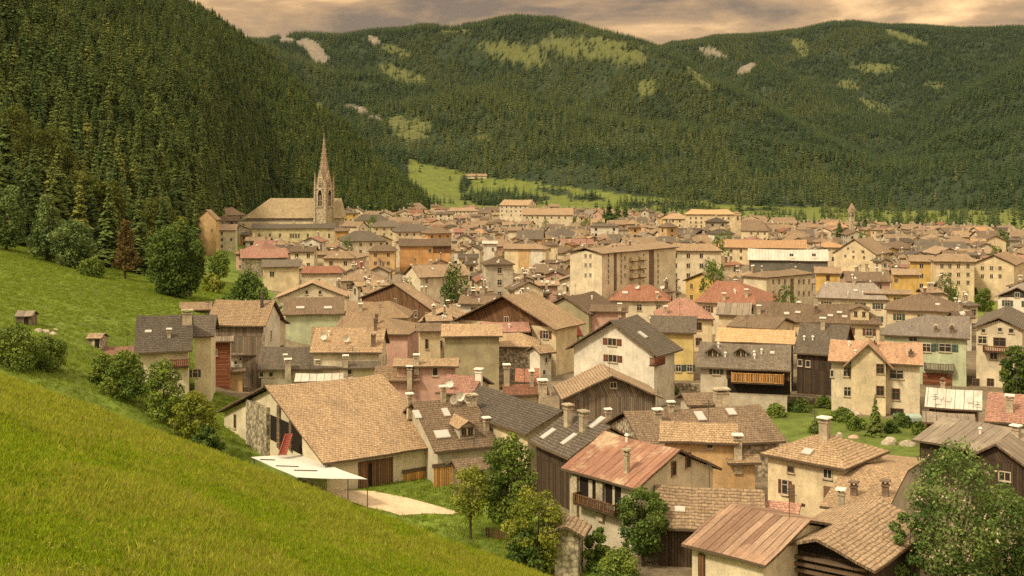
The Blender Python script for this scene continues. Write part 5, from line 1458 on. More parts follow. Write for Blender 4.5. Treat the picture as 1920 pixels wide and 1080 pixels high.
house("cream yellow gabled house with windows in rows beside the three storey cream house", dict(Ab=(1823, 493), A=(1861, 476), Af=(1906, 499), B=(1885, 470)), yaw=76, h=9.5, L=13, r=7.4, s=.42, roof=TAN, wall=CREAM2, rich=False, wins=[(x, y, 5, 7) for y in (503, 518) for x in (1842, 1859, 1875)])
house("golden yellow house beside the three storey cream house", dict(Af=(1700, 490), Bf=(1754, 490), A=(1706, 478), B=(1750, 478)), yaw=0, h=9, L=10, r=5, s=.4, roof=TANW, wall=GOLD, rich=False)
house("small golden yellow house with lean-to below the ochre roofs", dict(Af=(1668, 514), Bf=(1732, 516), A=(1674, 503), B=(1720, 504)), yaw=-3, h=7, L=10, r=5, s=.35, roof=TANW, wall=GOLD, rich=False, wins=[(1680, 526, 6, 7)])
house("ochre sided house with wide flat tan roof beyond the mauve roofs", dict(Af=(1524, 512), Bf=(1580, 512), A=(1528, 500), B=(1576, 500)), yaw=0, h=6.4, L=10, r=6, s=.35, roof=TANW, wall=GOLD, rich=False)
house("grey white house with dark framed gable at the frame edge below the cream yellow gable", dict(Ab=(1866, 560), A=(1905, 536), Af=(1950, 560), B=(1922, 528)), yaw=80, h=6.5, L=12, r=6, s=.42, roof=LILAC, wall=WHITE, gable=DWOOD)
house("stone villa with slate roof near the frame edge above the cream gabled house", dict(Af=(1838, 606), Bf=(1935, 610), A=(1850, 588), B=(1930, 590)), yaw=0, h=6, L=11, r=5, s=.4, roof=GREYB, wall=CREAM)
house("orange walled house with dark wavy double gable roof near the church", dict(Af=(742, 462), Bf=(852, 460), A=(752, 446), B=(840, 447)), yaw=-2, h=9, L=20, r=6.5, s=.38, roof=BROWN, wall=ORANGEW, rich=False, wins=[(778, 486, 3, 4), (806, 470, 5, 7), (815, 470, 5, 7)], panels=[("timber_gable", (812, 456, 846, 474), BWOOD, .08)])
house("orange walled house with slate hip roof above the wavy gabled orange house", dict(Af=(804, 440), Bf=(848, 438), A=(812, 423), B=(826, 423)), yaw=0, h=9, L=14, r=6, s=.4, hip=(.8, .8), roof=BROWN, wall=ORANGEW, rich=False)
house("grey white tower-like house with flat pale roof beside the small green tree", dict(Af=(903, 457), Bf=(934, 457), A=(905, 451), B=(933, 451)), yaw=2, h=10, L=6, r=3.5, s=.25, roof=WHITEMETAL, wall=WHITE, rich=False, wins=[(924, 468, 4, 6)])
house("ochre and grey house block with low tan roof beside the small green tree", dict(Af=(942, 467), Bf=(1024, 467), A=(948, 456), B=(1010, 456)), yaw=0, h=8.4, L=15, r=5.5, s=.35, hip=(0, .8), roof=TAN, wall=CREAM2, rich=False, panels=[("ochre_wall", (972, 467, 991, 503), OCHRE, .06), ("pale_gate", (996, 468, 1018, 497), WHITE, .06)], wins=[])
house("pale house with plain gable and tan roof in front of the wavy gabled orange house", dict(Af=(788, 519), Bf=(882, 518), A=(770, 497), B=(868, 495), Ab=(752, 514)), yaw=6, h=6, L=15, r=5, s=.5, roof=TANW, wall=CREAM, rich=False, wins=[(800, 527, 4, 8), (831, 527, 3, 8)], nsk=1)
house("house with olive green front slope and broad brown gable", dict(Ab=(668, 552), A=(745, 533), Af=(808, 586), B=(760, 528)), yaw=70, h=6, L=11, r=6.4, s=.45, roof=TANW, wall=BWOOD, rich=True, wins=None, wy=20)
house("gabled cream house rising behind the mint green house", dict(Ab=(514, 558), A=(586, 530), Af=(656, 560), B=(590, 522)), yaw=90, h=7, L=10, r=7.5, s=.4, roof=TAN2, wall=CREAM, wins=[(575, 548, 5, 6), (600, 548, 5, 6)])
house("mint green house with dull brown roof and two white skylights", dict(Af=(530, 589), Bf=(647, 589), A=(532, 556), B=(645, 556)), yaw=0, h=6, L=12, r=5, s=.5, roof=BROWN, wall=MINT, wins=[], skys=[(563, 577, 1.5, .8), (615, 577, 1.5, .8)], chims=[(594, 612, 1.0, .8)])
house("house with tan roof between the mint green house and the olive fronted gable", dict(Af=(648, 592), Bf=(768, 600), A=(652, 562), B=(730, 566)), yaw=-5, h=6, L=12, r=5, s=.45, hip=(0, .8), roof=TAN, wall=CREAM2, chims=[(676, 582, 1.2, .8)], wins=[])
house("tan roofed house with dark hipped flank beside the pink boarded wall", dict(Af=(622, 616), Bf=(770, 634), A=(640, 592), B=(712, 594)), yaw=-8, h=6.4, L=13, r=5, s=.42, hip=(0, 1.0), roof=TAN2, wall=PINKW, wins=[], chims=[(706, 606, 1.4, .5, CHIMR, CHIMR, 0)])
house("narrow house with corrugated grey front and dark fascia in mid town", dict(Af=(778, 622), Bf=(835, 620), A=(782, 606), B=(828, 605)), yaw=0, h=8, L=6, r=3, s=.4, roof=BROWN, wall=CREAM2, wins=[(800, 645, 4, 16, 'b')])
house("red roofed house with boarded flank at the meadow edge near the conical tree", dict(Af=(448, 483), Bf=(545, 484), A=(452, 466), B=(534, 466)), yaw=-2, h=8, L=16, r=5.5, s=.4, roof=PINK, wall=STONEW, rich=False)
house("cream house with dark window band beneath the red roofed house", dict(Af=(488, 500), Bf=(566, 500), A=(492, 486), B=(562, 486)), yaw=0, h=8.5, L=12, r=5, s=.38, roof=GREYB, wall=CREAM2, rich=False, wins=[(510, 514, 8, 9)])
house("small cream house with salmon red roof near the conical tree", dict(Af=(564, 514), Bf=(640, 512), A=(570, 497), B=(636, 497)), yaw=2, h=6, L=12, r=5.5, s=.42, hip=(.3, .5), roof=RED, wall=CREAM, rich=False, wins=[(598, 526, 4, 5)])
house("ochre tower house with tan gable roof at the edge of the wood", dict(Ab=(372, 412), A=(382, 392), Af=(408, 415), B=(390, 390)), yaw=70, h=13, L=9, r=4.6, s=.7, roof=TAN, wall=OCHRE, rich=False, wins=[(397, 432, 3, 5)], gz=2.0, wy=8)
house("cream house with red brown hip roof behind the ochre tower house", dict(Af=(392, 406), Bf=(460, 404), A=(408, 388), B=(436, 387)), yaw=0, h=8.5, L=20, r=8, s=.4, hip=(.7, .7), roof=TANW, wall=CREAM2, rich=False, gz=0.0)
house("low stone house with cream wall between the ochre tower house and the long cream hall", dict(Af=(404, 432), Bf=(446, 432), A=(408, 420), B=(444, 420)), yaw=0, h=8, L=12, r=6, s=.35, roof=TANW, wall=CREAM, rich=False, gz=-1.0)
house("long cream hall with arched windows below the church", dict(Af=(469, 428), Bf=(632, 429), A=(474, 418), B=(628, 418)), yaw=0, h=9.5, L=44, r=7, s=.26, roof=GREYB, wall=CREAM2, name="hall", cat="hall", rich=False, wins=[(x, 442, 3.5, 8) for x in (486, 506, 525, 545, 550, 555, 560, 577, 597, 617)])
house("bright orange house end joined to the long cream hall", dict(Af=(626, 434), Bf=(656, 433), A=(628, 427), B=(654, 427)), yaw=0, h=8.5, L=8, r=4, s=.35, roof=BROWN, wall=ORANGEW, rich=False, wins=[(635, 448, 4, 6)])
house("far villa with pale hip roof beside the large orange roofed building", dict(Af=(1242, 411), Bf=(1294, 411), A=(1262, 399), B=(1274, 399)), yaw=0, h=10, L=22, r=9, s=.4, hip=(.9, .9), roof=TAN2, wall=CREAM2, rich=False)
house("large far cream building with orange roof and front gable beside the thin belfry", dict(Af=(1286, 404), Bf=(1376, 403), A=(1296, 391), B=(1366, 390)), yaw=0, h=14, L=38, r=11, s=.4, hip=(.7, .7), roof=ORANGE, wall=CREAM2, rich=False, wins=[(x, y, 3, 4) for y in (409, 417, 424) for x in (1295, 1305, 1315, 1342, 1356, 1366)])
house("far brown roofed hall joined to the thin belfry", dict(Af=(1388, 434), Bf=(1440, 432), A=(1392, 412), B=(1428, 412)), yaw=0, h=7, L=22, r=9, s=.55, hip=(0, .6), roof=BROWN, wall=CREAM2, rich=False)
house("tall far cream house with slanted pale roof in the middle distance", dict(Af=(934, 384), Bf=(990, 386), A=(946, 375), B=(1000, 373)), yaw=-8, h=17, L=24, r=9, s=.35, roof=TAN2, wall=CREAM, rich=False)
house("long far cream wing with tan roof beside the tall far cream house", dict(Af=(976, 402), Bf=(1078, 404), A=(982, 389), B=(1072, 390)), yaw=-2, h=11, L=44, r=10, s=.4, roof=TAN, wall=CREAM, rich=False, wins=[(x, 408, 3, 4) for x in (988, 998, 1008, 1022, 1034, 1048, 1060)])
house("house with dark slate roof and stub chimney at the foot of the upper meadow", dict(Af=(251, 661), Bf=(361, 659), A=(256, 590), B=(362, 590)), yaw=4, h=6.2, L=10, r=5, s=.55, roof=DARK, wall=CREAM, gz=2.0, wins=[(364, 663, 9, 12, 'g'), (364, 700, 9, 14, 'g')], chims=[(351, 604, 1.6, 1.5, CHIM, CHIM, 0), (317, 632, 1.0, .5), (366, 610, .9, .6)], skys=[(278, 622, .8, .5)], balc=[((320, 672, 354, 686), RWOOD, .9)], wy=12)
house("dark slate roofed wing stepping back beside the stub chimney house", dict(Af=(358, 632), Bf=(401, 629), A=(362, 590), B=(408, 591)), yaw=3, h=7.2, L=5, r=4.6, s=.55, roof=DARK, wall=CREAM, gz=2.0, wins=[(366, 700, 9, 14, 'g')])
house("weathered grey boarded barn house with tan roof above the long brown slate roof", dict(Af=(376, 607), Bf=(500, 608), A=(412, 561), B=(520, 560), Bb=(527, 604)), yaw=7, h=7.5, L=12, r=5, s=.55, roof=TAN, wall=WHITE, wallf=GWOOD, gz=1.0, wins=[(494, 634, 6, 15), (508, 628, 6, 15)], chims=[(491, 575, 1.8, .45, POST, POST, 2)], panels=[("window_bay", (423, 637, 437, 643), DARKIN, .05)], wy=14)
house("low tan roofed shed behind the weathered boarded barn house", dict(Af=(334, 580), Bf=(400, 582), A=(338, 566), B=(396, 566)), yaw=0, h=3.5, L=8, r=3.5, s=.4, roof=TAN, wall=GWOOD, name="shed", cat="shed", wins=[], gz=2.5)
house("rusty boarded house front with balconies between the dark slate and brown slate roofs", dict(Af=(394, 640), Bf=(440, 640), A=(396, 630), B=(438, 630)), yaw=0, h=6.5, L=4.5, r=2, s=.3, roof=GWOOD, wall=WHITE, wallf=RWOOD, wins=[(403, 661, 6, 10), (399, 688, 6, 10)], balc=[((394, 664, 428, 676), RWOOD, .9), ((394, 696, 424, 708), RWOOD, .9)], gz=.5)
house("white rendered house back with small square windows before the boarded barn house", dict(Af=(426, 666), Bf=(484, 664), A=(428, 658), B=(482, 656)), yaw=0, h=5, L=5, r=2.2, s=.3, roof=GWOOD, wall=WHITE, wins=[(451, 673, 4, 5), (442, 680, 4, 5), (462, 702, 6, 10, 'b')], panels=[("olive_door", (426, 670, 438, 696), OLIVE, .06)])
house("small shed with ochre yellow panel wall behind the barn gable", dict(Af=(424, 696), Bf=(458, 695), A=(426, 689), B=(456, 688)), yaw=0, h=3.4, L=3, r=1.6, s=.3, roof=BROWN, wall=OCHRE, name="shed", cat="shed", wins=[])
house("small lean-to with pinkish tan roof beside the dark slate roofed house", dict(Af=(186, 679), Bf=(252, 671), A=(196, 650), B=(252, 648)), yaw=8, h=2.6, L=5, r=3, s=.5, roof=PINK, wall=GWOOD, name="shed", cat="shed", wins=[], gz=4.0)
def tiny_shed(label, px, py, wpx, hpx, roof, wall, rz, seed):
    p = ground_hit(px, py, 90); k = p.y / F
    H = new_house(p.x, p.y, R(rz), wpx * k, .62 * wpx * k, hpx * k * .66 + .25, .42, p.z - .25, (0, 0), roof, wall, 2, seed, ov=(.18, .18), t=.12)
    place_house(H, "shed", label, "shed")
    add_panel(H, "door", (px - 5, py - hpx * .5, px + 3, py + 2), DARKIN, .04, 'f')
tiny_shed("tiny board shed with bleached roof high on the upper meadow", 50, 607, 33, 25, GREYMETAL, GWOOD, 6, 71)
tiny_shed("tiny stone shed with slab roof lower on the upper meadow", 183, 650, 30, 27, TANW, STONEW, -5, 72)
house("small stone hut with tan roof half hidden by the bushy yellow green tree", dict(Ab=(1030, 1000), A=(1052, 979), Af=(1100, 1002), B=(1072, 975)), yaw=60, h=3.0, L=3.6, r=2.0, s=.55, roof=TANW, wall=STONEW, name="hut", cat="hut", wins=[], gz=.8)
house("dark wooden house with grey plank roof and white window at the frame edge", dict(Af=(1708, 822), A=(1770, 783), B=(1945, 806)), yaw=-14, h=4.2, L=13, r=5.5, s=.42, roof=GREYMETAL, wall=DWOOD, wins=[(1884, 893, 18, 14)], wy=10, chims=[(1905, 822, 1.2, .9)], vents=[(1838, 812)])
house("dark boarded cross gable fronting the grey plank roof at the frame edge", dict(Ab=(1808, 862), A=(1862, 830), Af=(1932, 880)), yaw=66, h=4.6, L=5, r=3.4, s=.55, roof=GREYMETAL, wall=DWOOD, wins=[(1884, 893, 18, 14)], wy=20)
house("house with pinkish red tiled roof and white chimney at the frame edge", dict(Af=(1842, 788), Bf=(1935, 797), A=(1857, 736), B=(1935, 738)), yaw=-3, h=4.6, L=8, r=5, s=.5, roof=PINK, wall=CREAM, wins=[], chims=[(1893, 772, 1.8, .9), (1905, 800, 1.2, .8)])
house("low workshop with cluttered whitish sheet roof before the pale green house", dict(Af=(1726, 764), Bf=(1846, 768), A=(1744, 728), B=(1838, 730)), yaw=-2, h=3.6, L=9, r=4.4, s=.45, roof=WHITEMETAL, wall=BWOOD, name="workshop", cat="workshop", wins=[], nsk=4, nch=1)
house("brown lean-to roof with reddish eave below the cluttered workshop roof", dict(Af=(1728, 792), Bf=(1828, 796), A=(1730, 772), B=(1830, 774)), yaw=-2, h=3.0, L=8, r=2.6, s=.4, roof=GREYMETAL, wall=RWOOD, name="shed", cat="shed", wins=[])
_far_left = [
 ("cream house with slate gable roof beside the church tower", dict(Af=(664, 412), Bf=(728, 416), A=(678, 401), B=(712, 401)), CREAM2, GREYB), ("yellow cream house with slate hip roof beyond the bright orange house end", dict(Af=(700, 425), Bf=(756, 427), A=(708, 412), B=(740, 412)), CREAM2, GREYB),
 ("house with wide dark slate gable in front of the yellow cream house", dict(Af=(645, 452), Bf=(728, 451), A=(666, 433), B=(690, 432)), CREAM, GREYB), ("low ochre house with brown roof beside the slate gable house", dict(Af=(690, 470), Bf=(742, 472), A=(704, 458), B=(730, 458)), OCHRE, BROWN),
 ("cream house with long slate roof above the wavy gabled orange house", dict(Af=(744, 432), Bf=(812, 438), A=(752, 417), B=(790, 420)), CREAM2, GREYB), ("brown hip roofed house on the skyline near the wooded hill foot", dict(Af=(738, 392), Bf=(802, 392), A=(752, 379), B=(786, 378)), CREAM2, TANW),
 ("house with brown roof near the hill foot beyond the skyline hip roof", dict(Af=(838, 396), Bf=(896, 396), A=(846, 388), B=(888, 388)), CREAM, TANW)]
for i, (lb, ob, wm_, rm_) in enumerate(_far_left):
    house(lb, ob, yaw=(0, -4, 0, -3, -6, 0, 0)[i], h=8, L=18, r=7, s=.42, hip=(.6, .6), roof=rm_, wall=wm_, rich=False)
# ------------------------------------------------------------------ the church
def church():
    Y = 640.0; zg = ground(at(530, 440, Y).x, Y) - .5
    k = Y / F
    o = tag(empty("church", (at(600, 440, Y).x, Y, zg)), "large gothic church with a tall stone spire and steep tiled nave roof below the wood", "church")
    X0 = at(600, 440, Y).x
    lx = lambda px: at(px, 440, Y).x - X0
    lz = lambda py: CZ - (py - HY) * k - zg
    # nave
    b = MB(); y0, y1 = -9.0, 11.0; xa, xb = lx(470), lx(640); ze = lz(408)
    for z0, z1, e in ((0, ze, 0.0),):
        b.hexa([(xa, y0, z0), (xb, y0, z0), (xb, y1, z0), (xa, y1, z0)], [(xa, y0, z1), (xb, y0, z1), (xb, y1, z1), (xa, y1, z1)], STONEC)
    b.build("wall", o)
    CHR = tiles("church_roof_tiles", (.36, .285, .170), (.25, .19, .11), .9, 1.1)
    r = MB(); a = (lx(462), y0 - .8, ze); c = (lx(644), y0 - .8, ze); c2 = (lx(644), y1 + .8, ze); a2 = (lx(462), y1 + .8, ze)
    zr = lz(373) + .4; r1 = (lx(506), 1, zr); r2 = (lx(640), 1, zr)
    m1 = (lx(482), -4.6, ze + (zr - ze) * .42); 
    r.face([a, c, r2, r1], CHR); r.face([c2, a2, r1, r2], CHR); r.face([a2, a, r1], CHR); r.face([c, c2, r2], STONEC)
    r.face([a2, c2, c, a], SOFFIT)
    r.build("roof", o)
    g = MB(); ga = lx(455); 
    g.hexa([(lx(440), -12, 0), (lx(596), -12, 0), (lx(596), y0, 0), (lx(440), y0, 0)], [(lx(440), -12, lz(414)), (lx(596), -12, lz(414)), (lx(596), y0, lz(411)), (lx(440), y0, lz(411))], CREAM2, GREYB)
    g.build("side_aisle", o)
    for px in (448, 456, 466, 496, 508):
        child("window", shared(('ch_w',), lambda: simple_window_mesh(1.0, 1.8, FRAMEW)), o, (lx(px), -12.0, lz(421)), (0, 0, 0))
    # tower: square shaft, slightly turned so that two faces show
    tw = 3.5; T = empty("bell_tower", (0, 0, 0)); T.parent = o; T.location = (lx(613.5), -10.5, 0); T.rotation_euler = (0, 0, R(-28))
    def ring(h, z): return [(-h, -h, z), (h, -h, z), (h, h, z), (-h, h, z)]
    s = MB(); zt = lz(341); zm = lz(388); z2 = lz(354)
    s.hexa(ring(tw, 0), ring(tw, zm), STONEC)
    s.hexa(ring(tw + .35, zm), ring(tw + .35, zm + .6), STONEC, None, True, True)
    s.hexa(ring(tw - .1, zm + .6), ring(tw - .2, z2), STONEC)
    s.hexa(ring(tw + .25, z2), ring(tw + .2, z2 + .5), STONEC, None, True, True)
    s.hexa(ring(tw - .45, z2 + .5), ring(tw - .6, zt), STONEC)
    sh = s.build("shaft", T)
    bt = MB()
    for sx in (-1, 1):
        for sy in (-1, 1):
            cx, cy = sx * (tw - .1), sy * (tw - .1)
            q = lambda h, z: [(cx - h, cy - h, z), (cx + h, cy - h, z), (cx + h, cy + h, z), (cx - h, cy + h, z)]
            bt.hexa(q(.7, 0), q(.62, zm), STONEC); bt.hexa(q(.58, zm), q(.5, z2 + 1.5), STONEC); bt.hexa(q(.46, z2 + 1.5), q(.4, zt), STONEC)
            bt.hexa(q(.5, zt), q(.02, zt + 6.0), SPIRE)
    bt.build("corner_buttresses", T)
    # pointed openings on every face, with light stone surrounds and tracery
    def arch(w, h, n=5):
        pts = [(-w / 2, 0), (w / 2, 0)]
        pts += [(w / 2 * math.cos(t * math.pi / 2 * .92 / n) - 0, h * .62 + h * .38 * math.sin(t * math.pi / 2 / n) ** .9) for t in range(n)]
        pts.append((0, h)); pts += [(-x, z) for x, z in reversed(pts[2:-1])]
        return pts
    def opening(w, h):
        b = MB(); p = arch(w, h); P2 = arch(w * 1.42, h * 1.14)
        b.face([(x, -.05, z) for x, z in p], DARKIN)
        for i in range(len(p)):
            j = (i + 1) % len(p)
            a0, a1, b0, b1 = p[i], p[j], P2[i], P2[j]
            b.face([(b0[0], -.35, b0[1] - .2), (b1[0], -.35, b1[1] - .2), (a1[0], -.35, a1[1]), (a0[0], -.35, a0[1])], CAPST)
            b.face([(a0[0], -.35, a0[1]), (a1[0], -.35, a1[1]), (a1[0], -.05, a1[1]), (a0[0], -.05, a0[1])], CAPST, True)
            b.face([(b0[0], -.35, b0[1] - .2), (b1[0], -.35, b1[1] - .2), (b1[0], .2, b1[1] - .2), (b0[0], .2, b0[1] - .2)], CAPST)
        for x in (-w * .17, w * .17): b.box(x - .1, -.25, 0, x + .1, -.06, h * .66, CAPST)
        b.box(-w / 2 + .02, -.22, h * .34, w / 2 - .02, -.07, h * .34 + .2, CAPST)
        return b.mesh("belfry_opening")
    CAPST = plaster("pale_tracery_stone", (.60, .49, .35))
    lo, hi = opening(2.7, (z2 - zm) * .86), opening(1.9, (zt - z2) * 1.35)
    for q in range(4):
        th = q * math.pi / 2
        n = Vector((math.sin(th), -math.cos(th), 0))
        child("belfry_opening", lo, T, n * (tw - .1) + Vector((0, 0, zm + .9)), (0, 0, th))
        child("belfry_opening", hi, T, n * (tw - .42) + Vector((0, 0, z2 + .7)), (0, 0, th))
    # gablets over the faces and the octagonal spire
    gb = MB()
    for q in range(4):
        th = q * math.pi / 2; c, sn = math.cos(th), math.sin(th)
        rot = lambda x, y, z: (c * x - sn * y, sn * x + c * y, z)
        h = tw - .5
        A_, B_, C_ = rot(-h * .8, -h - .15, zt - .4), rot(h * .8, -h - .15, zt - .4), rot(0, -h - .15, zt + 6.6)
        D_, E_, F_ = rot(-h * .8, 0, zt - .4), rot(h * .8, 0, zt - .4), rot(0, 0, zt + 6.6)
        gb.face([A_, B_, C_], STONEC); gb.face([D_, A_, C_, F_], SPIRE); gb.face([B_, E_, F_, C_], SPIRE)
    gb.build("gablets", T)
    sp = MB(); n = 8; tip = lz(250)
    R8 = lambda rad, z: [(rad * math.cos(2 * math.pi * (i + .5) / n), rad * math.sin(2 * math.pi * (i + .5) / n), z) for i in range(n)]
    prof = [(3.1, zt - .5), (2.7, zt + 5.2), (1.4, zt + 13.5), (.55, tip - 5), (.12, tip)]
    for (ra, za), (rb_, zb_) in zip(prof, prof[1:]): sp.hexa(R8(ra, za), R8(rb_, zb_), SPIRE)
    for i in range(n):
        for f in range(1, 9):      # crockets along the spire ribs
            z = zt + 3 + (tip - zt - 5) * f / 9.0
            ra = float(np.interp(z, [p[1] for p in prof], [p[0] for p in prof]))
            a_ = 2 * math.pi * (i + .5) / n
            x, y = ra * math.cos(a_), ra * math.sin(a_)
            sp.box(x - .18, y - .18, z, x + .18, y + .18, z + .5, STONEC)
    spo = sp.build("spire", T)
    cr = MB(); cr.box(-.08, -.08, tip - .1, .08, .08, tip + 2.0, POST); cr.box(-.55, -.06, tip + 1.2, .55, .06, tip + 1.4, POST)
    cr.build("cross", T)
    H = House(); H.cx, H.cy, H.th, H.L, H.r, H.o, H.label = X0 - 10, Y, 0, 62, 14, o, "church"
    HOUSES.append(H)
church()

def slim_tower(name, label, px, ytop, ybase, Y, wpx, mat, spire):
    p = at(px, ybase, Y); zg = ground(p.x, Y) - .5
    k = Y / F; w = wpx * k / 2; top = CZ - (ytop - HY) * k - zg
    o = tag(empty(name, (p.x, Y, zg), R(12)), label, "tower")
    b = MB(); q = lambda h, z: [(-h, -h, z), (h, -h, z), (h, h, z), (-h, h, z)]
    zs = top * (.80 if spire else .93)
    b.hexa(q(w, 0), q(w, zs), mat); b.hexa(q(w + .3, zs - 1.2), q(w + .3, zs), mat, None, True, True)
    b.build("shaft", o)
    r = MB(); r.hexa(q(w + .5, zs), q(.05, top), SPIRE if spire else TAN, None, True, True); r.build("roof", o)
    for th in (0, math.pi / 2, math.pi, -math.pi / 2):
        n = Vector((math.sin(th), -math.cos(th), 0))
        child("belfry_opening", shared(('sw', 1.2, 2.4, 'frame'), lambda: simple_window_mesh(1.2, 2.4, FRAMEW)), o, n * w + Vector((0, 0, zs - 3.2)), (0, 0, th))
    H = House(); H.cx, H.cy, H.th, H.L, H.r, H.o = p.x, Y, 0, 2 * w, w, o
    HOUSES.append(H)
slim_tower("belfry", "thin cream belfry with flat cap beside the large far building with the front gable", 1381, 396, 446, 720, 12, CREAM2, False)
slim_tower("belfry", "thin distant church tower with pointed spire between the two far spruces", 1597, 380, 440, 700, 8, STONEC, True)

# ------------------------------------------------------------------ the rest of the town
LAND = [("large gothic church", "church"), ("tall cream apartment block", "cream apartment block"), ("orange walled house with dark wavy", "wavy gabled orange house"), ("dark grey rendered hall", "white roofed grey hall"),
        ("three storey cream house", "three storey cream house"), ("long cream hall with arched", "long cream hall"), ("large white gabled house", "big white gabled house"), ("huge wide gabled house", "huge wide gable"),
        ("tall far cream house", "tall far cream house"), ("thin cream belfry", "thin cream belfry"), ("house with broad vermilion", "broad vermilion roof"), ("wide house with pinkish mauve", "wide mauve roof"),
        ("cream gable house with round attic", "cream attic gable house"), ("thin distant church tower", "thin pointed tower"), ("long brown roofed house with timber", "timber dormered long roof"), ("ochre and grey house block", "ochre grey block"),
        ("very long low hall", "long orange roofed hall"), ("pale house with plain gable", "pale plain gabled house"), ("grey white tower-like", "grey white tower house"), ("cream apartment house with two", "low cream apartment house")]
def corners(x, y, th, L, r, e=0.0):
    c, s = math.cos(th), math.sin(th)
    return [(x + c * a - s * b, y + s * a + c * b) for a in (-L / 2 - e, 0, L / 2 + e) for b in (-r - e, 0, r + e)]
def inside(p, x, y, th, L, r, e):
    dx, dy = p[0] - x, p[1] - y; c, s = math.cos(th), math.sin(th)
    return abs(c * dx + s * dy) < L / 2 + e and abs(-s * dx + c * dy) < r + e
BAD = [[(1376, 738), (1560, 735), (1745, 770), (1745, 880), (1600, 900), (1480, 830), (1425, 762)], [(1785, 560), (1880, 560), (1880, 600), (1785, 600)], [(1690, 398), (1880, 398), (1880, 419), (1690, 419)], [(440, 735), (940, 730), (1000, 1080), (440, 1080)]]
ALL_TAKEN = []
def fill_town():
    rg = random.Random(21)
    spots = []
    used = {}
    boxes = [H.box for H in HOUSES if hasattr(H, 'box')] + [(462, 375, 640, 425, 640), (1370, 395, 1390, 440, 720), (1122, 362, 1186, 420, 745), (1556, 404, 1642, 444, 610), (1588, 382, 1606, 425, 690), (1862, 430, 1898, 474, 495), (1828, 526, 1866, 570, 270), (936, 466, 968, 494, 428), (1240, 698, 1276, 722, 160)]
    taken = [(H.cx, H.cy, H.th, H.L, H.r) for H in HOUSES]
    Y = 150.0
    while Y < 1290:
        step = (8.0 if Y < 300 else 11.0) + Y * .006
        x = -.30 * Y + rg.uniform(0, 8)
        while x < .56 * Y:
            for tries in range(4):
                Lh = (rg.uniform(6.5, 13) if Y < 300 else rg.choice((rg.uniform(8, 14), rg.uniform(11, 17), rg.uniform(14, 25)))) * (1 - .19 * tries); rh = (rg.uniform(3.4, 5.6) if Y < 300 else rg.uniform(4.4, 7.2)) * (1 - .19 * tries)
                yy = Y + rg.uniform(-4, 4); xx = x + rg.uniform(-3, 3)
                th = R(rg.gauss(0, 13)) if rg.random() < .55 else R(90 + rg.gauss(0, 13))
                z, lay = terrain(np.array([xx]), np.array([yy])); z = float(z[0])
                if lay[0] > 0 or z > town_z(yy) + (3.2 if yy > 320 else 1.5): break
                px, py = proj(xx, yy, z)
                if px < 400 or px > 2030: break
                if px < 470 and yy < 560: break
                if yy > TOWN_END(px): break
                if any(bool(in_poly(np.array([px]), np.array([py]), P)[0]) for P in BAD): break
                wpx = (abs(math.cos(th)) * Lh / 2 + abs(math.sin(th)) * rh) * F / yy
                bx = (px - wpx, py - 9.5 * F / yy, px + wpx, py)
                block = False; hits = []
                for q in boxes:
                    if q[4] < yy: continue
                    ov = max(0, min(bx[2], q[2]) - max(bx[0], q[0])) * max(0, min(bx[3], q[3]) - max(bx[1], q[1]))
                    ar = (q[2] - q[0]) * (q[3] - q[1])
                    if ov > 0: hits.append((q, ov / ar))
                    if ov / ar + used.get(q, 0) > .16: block = True; break
                if block: continue
                me_ = corners(xx, yy, th, Lh, rh)
                hit = False
                for (a, b, c, d, e) in taken:
                    if (a - xx) ** 2 + (b - yy) ** 2 > (math.hypot(d / 2, e) + math.hypot(Lh / 2, rh) + 2) ** 2: continue
                    if any(inside(p, a, b, c, d, e, .6) for p in me_) or any(inside(p, xx, yy, th, Lh, rh, .6) for p in corners(a, b, c, d, e)):
                        hit = True; break
                if hit: continue
                for q, v_ in hits: used[q] = used.get(q, 0) + v_
                taken.append((xx, yy, th, Lh, rh))
                # keep wide gaps of the far edge ragged
                if yy > 1000 and rg.random() < (yy - 1000) / 500: break
                spots.append((xx, yy, th, Lh, rh, z, px, py))
                break
            x += (rg.uniform(5, 8) if Y < 300 else rg.uniform(8, 12)) + Y * .006
        Y += step * .62
    spots.sort(key=lambda q: q[1])
    print("town spots", len(spots))
    ALL_TAKEN.extend(taken)
    roofs = [(TANW, "tan", 27), (TAN, "tan", 15), (TAN2, "pale tan", 9), (BROWN, "brown", 23), (GREYB, "grey brown", 15), (DARK, "dark slate", 5), (RED, "red", 4), (PINK, "pinkish red", 4), (ORANGE, "pale orange", 3), (LILAC, "grey", 2)]
    walls = [(CREAM, "cream", 26), (CREAM2, "warm cream", 24), (WHITE, "white", 12), (GREYW, "grey", 10), (OCHRE, "ochre", 5), (GOLD, "golden", 4), (PINKW, "pink", 4), (STONEW, "stone", 5), (OLIVE, "olive", 3), (ORANGEW, "orange", 1)]
    pick = lambda L_: rg.choices(L_, [q[2] for q in L_])[0]
    n_solo = 300 - sum(1 for H in HOUSES if H.o.name.split('.')[0] == "house")
    marks = []
    for key, nm in LAND:
        for H in HOUSES:
            if H.o.get("label", "").startswith(key): marks.append((nm, *proj(H.cx, H.cy, H.o.location.z + 6)))
    far = MB(); labels = []
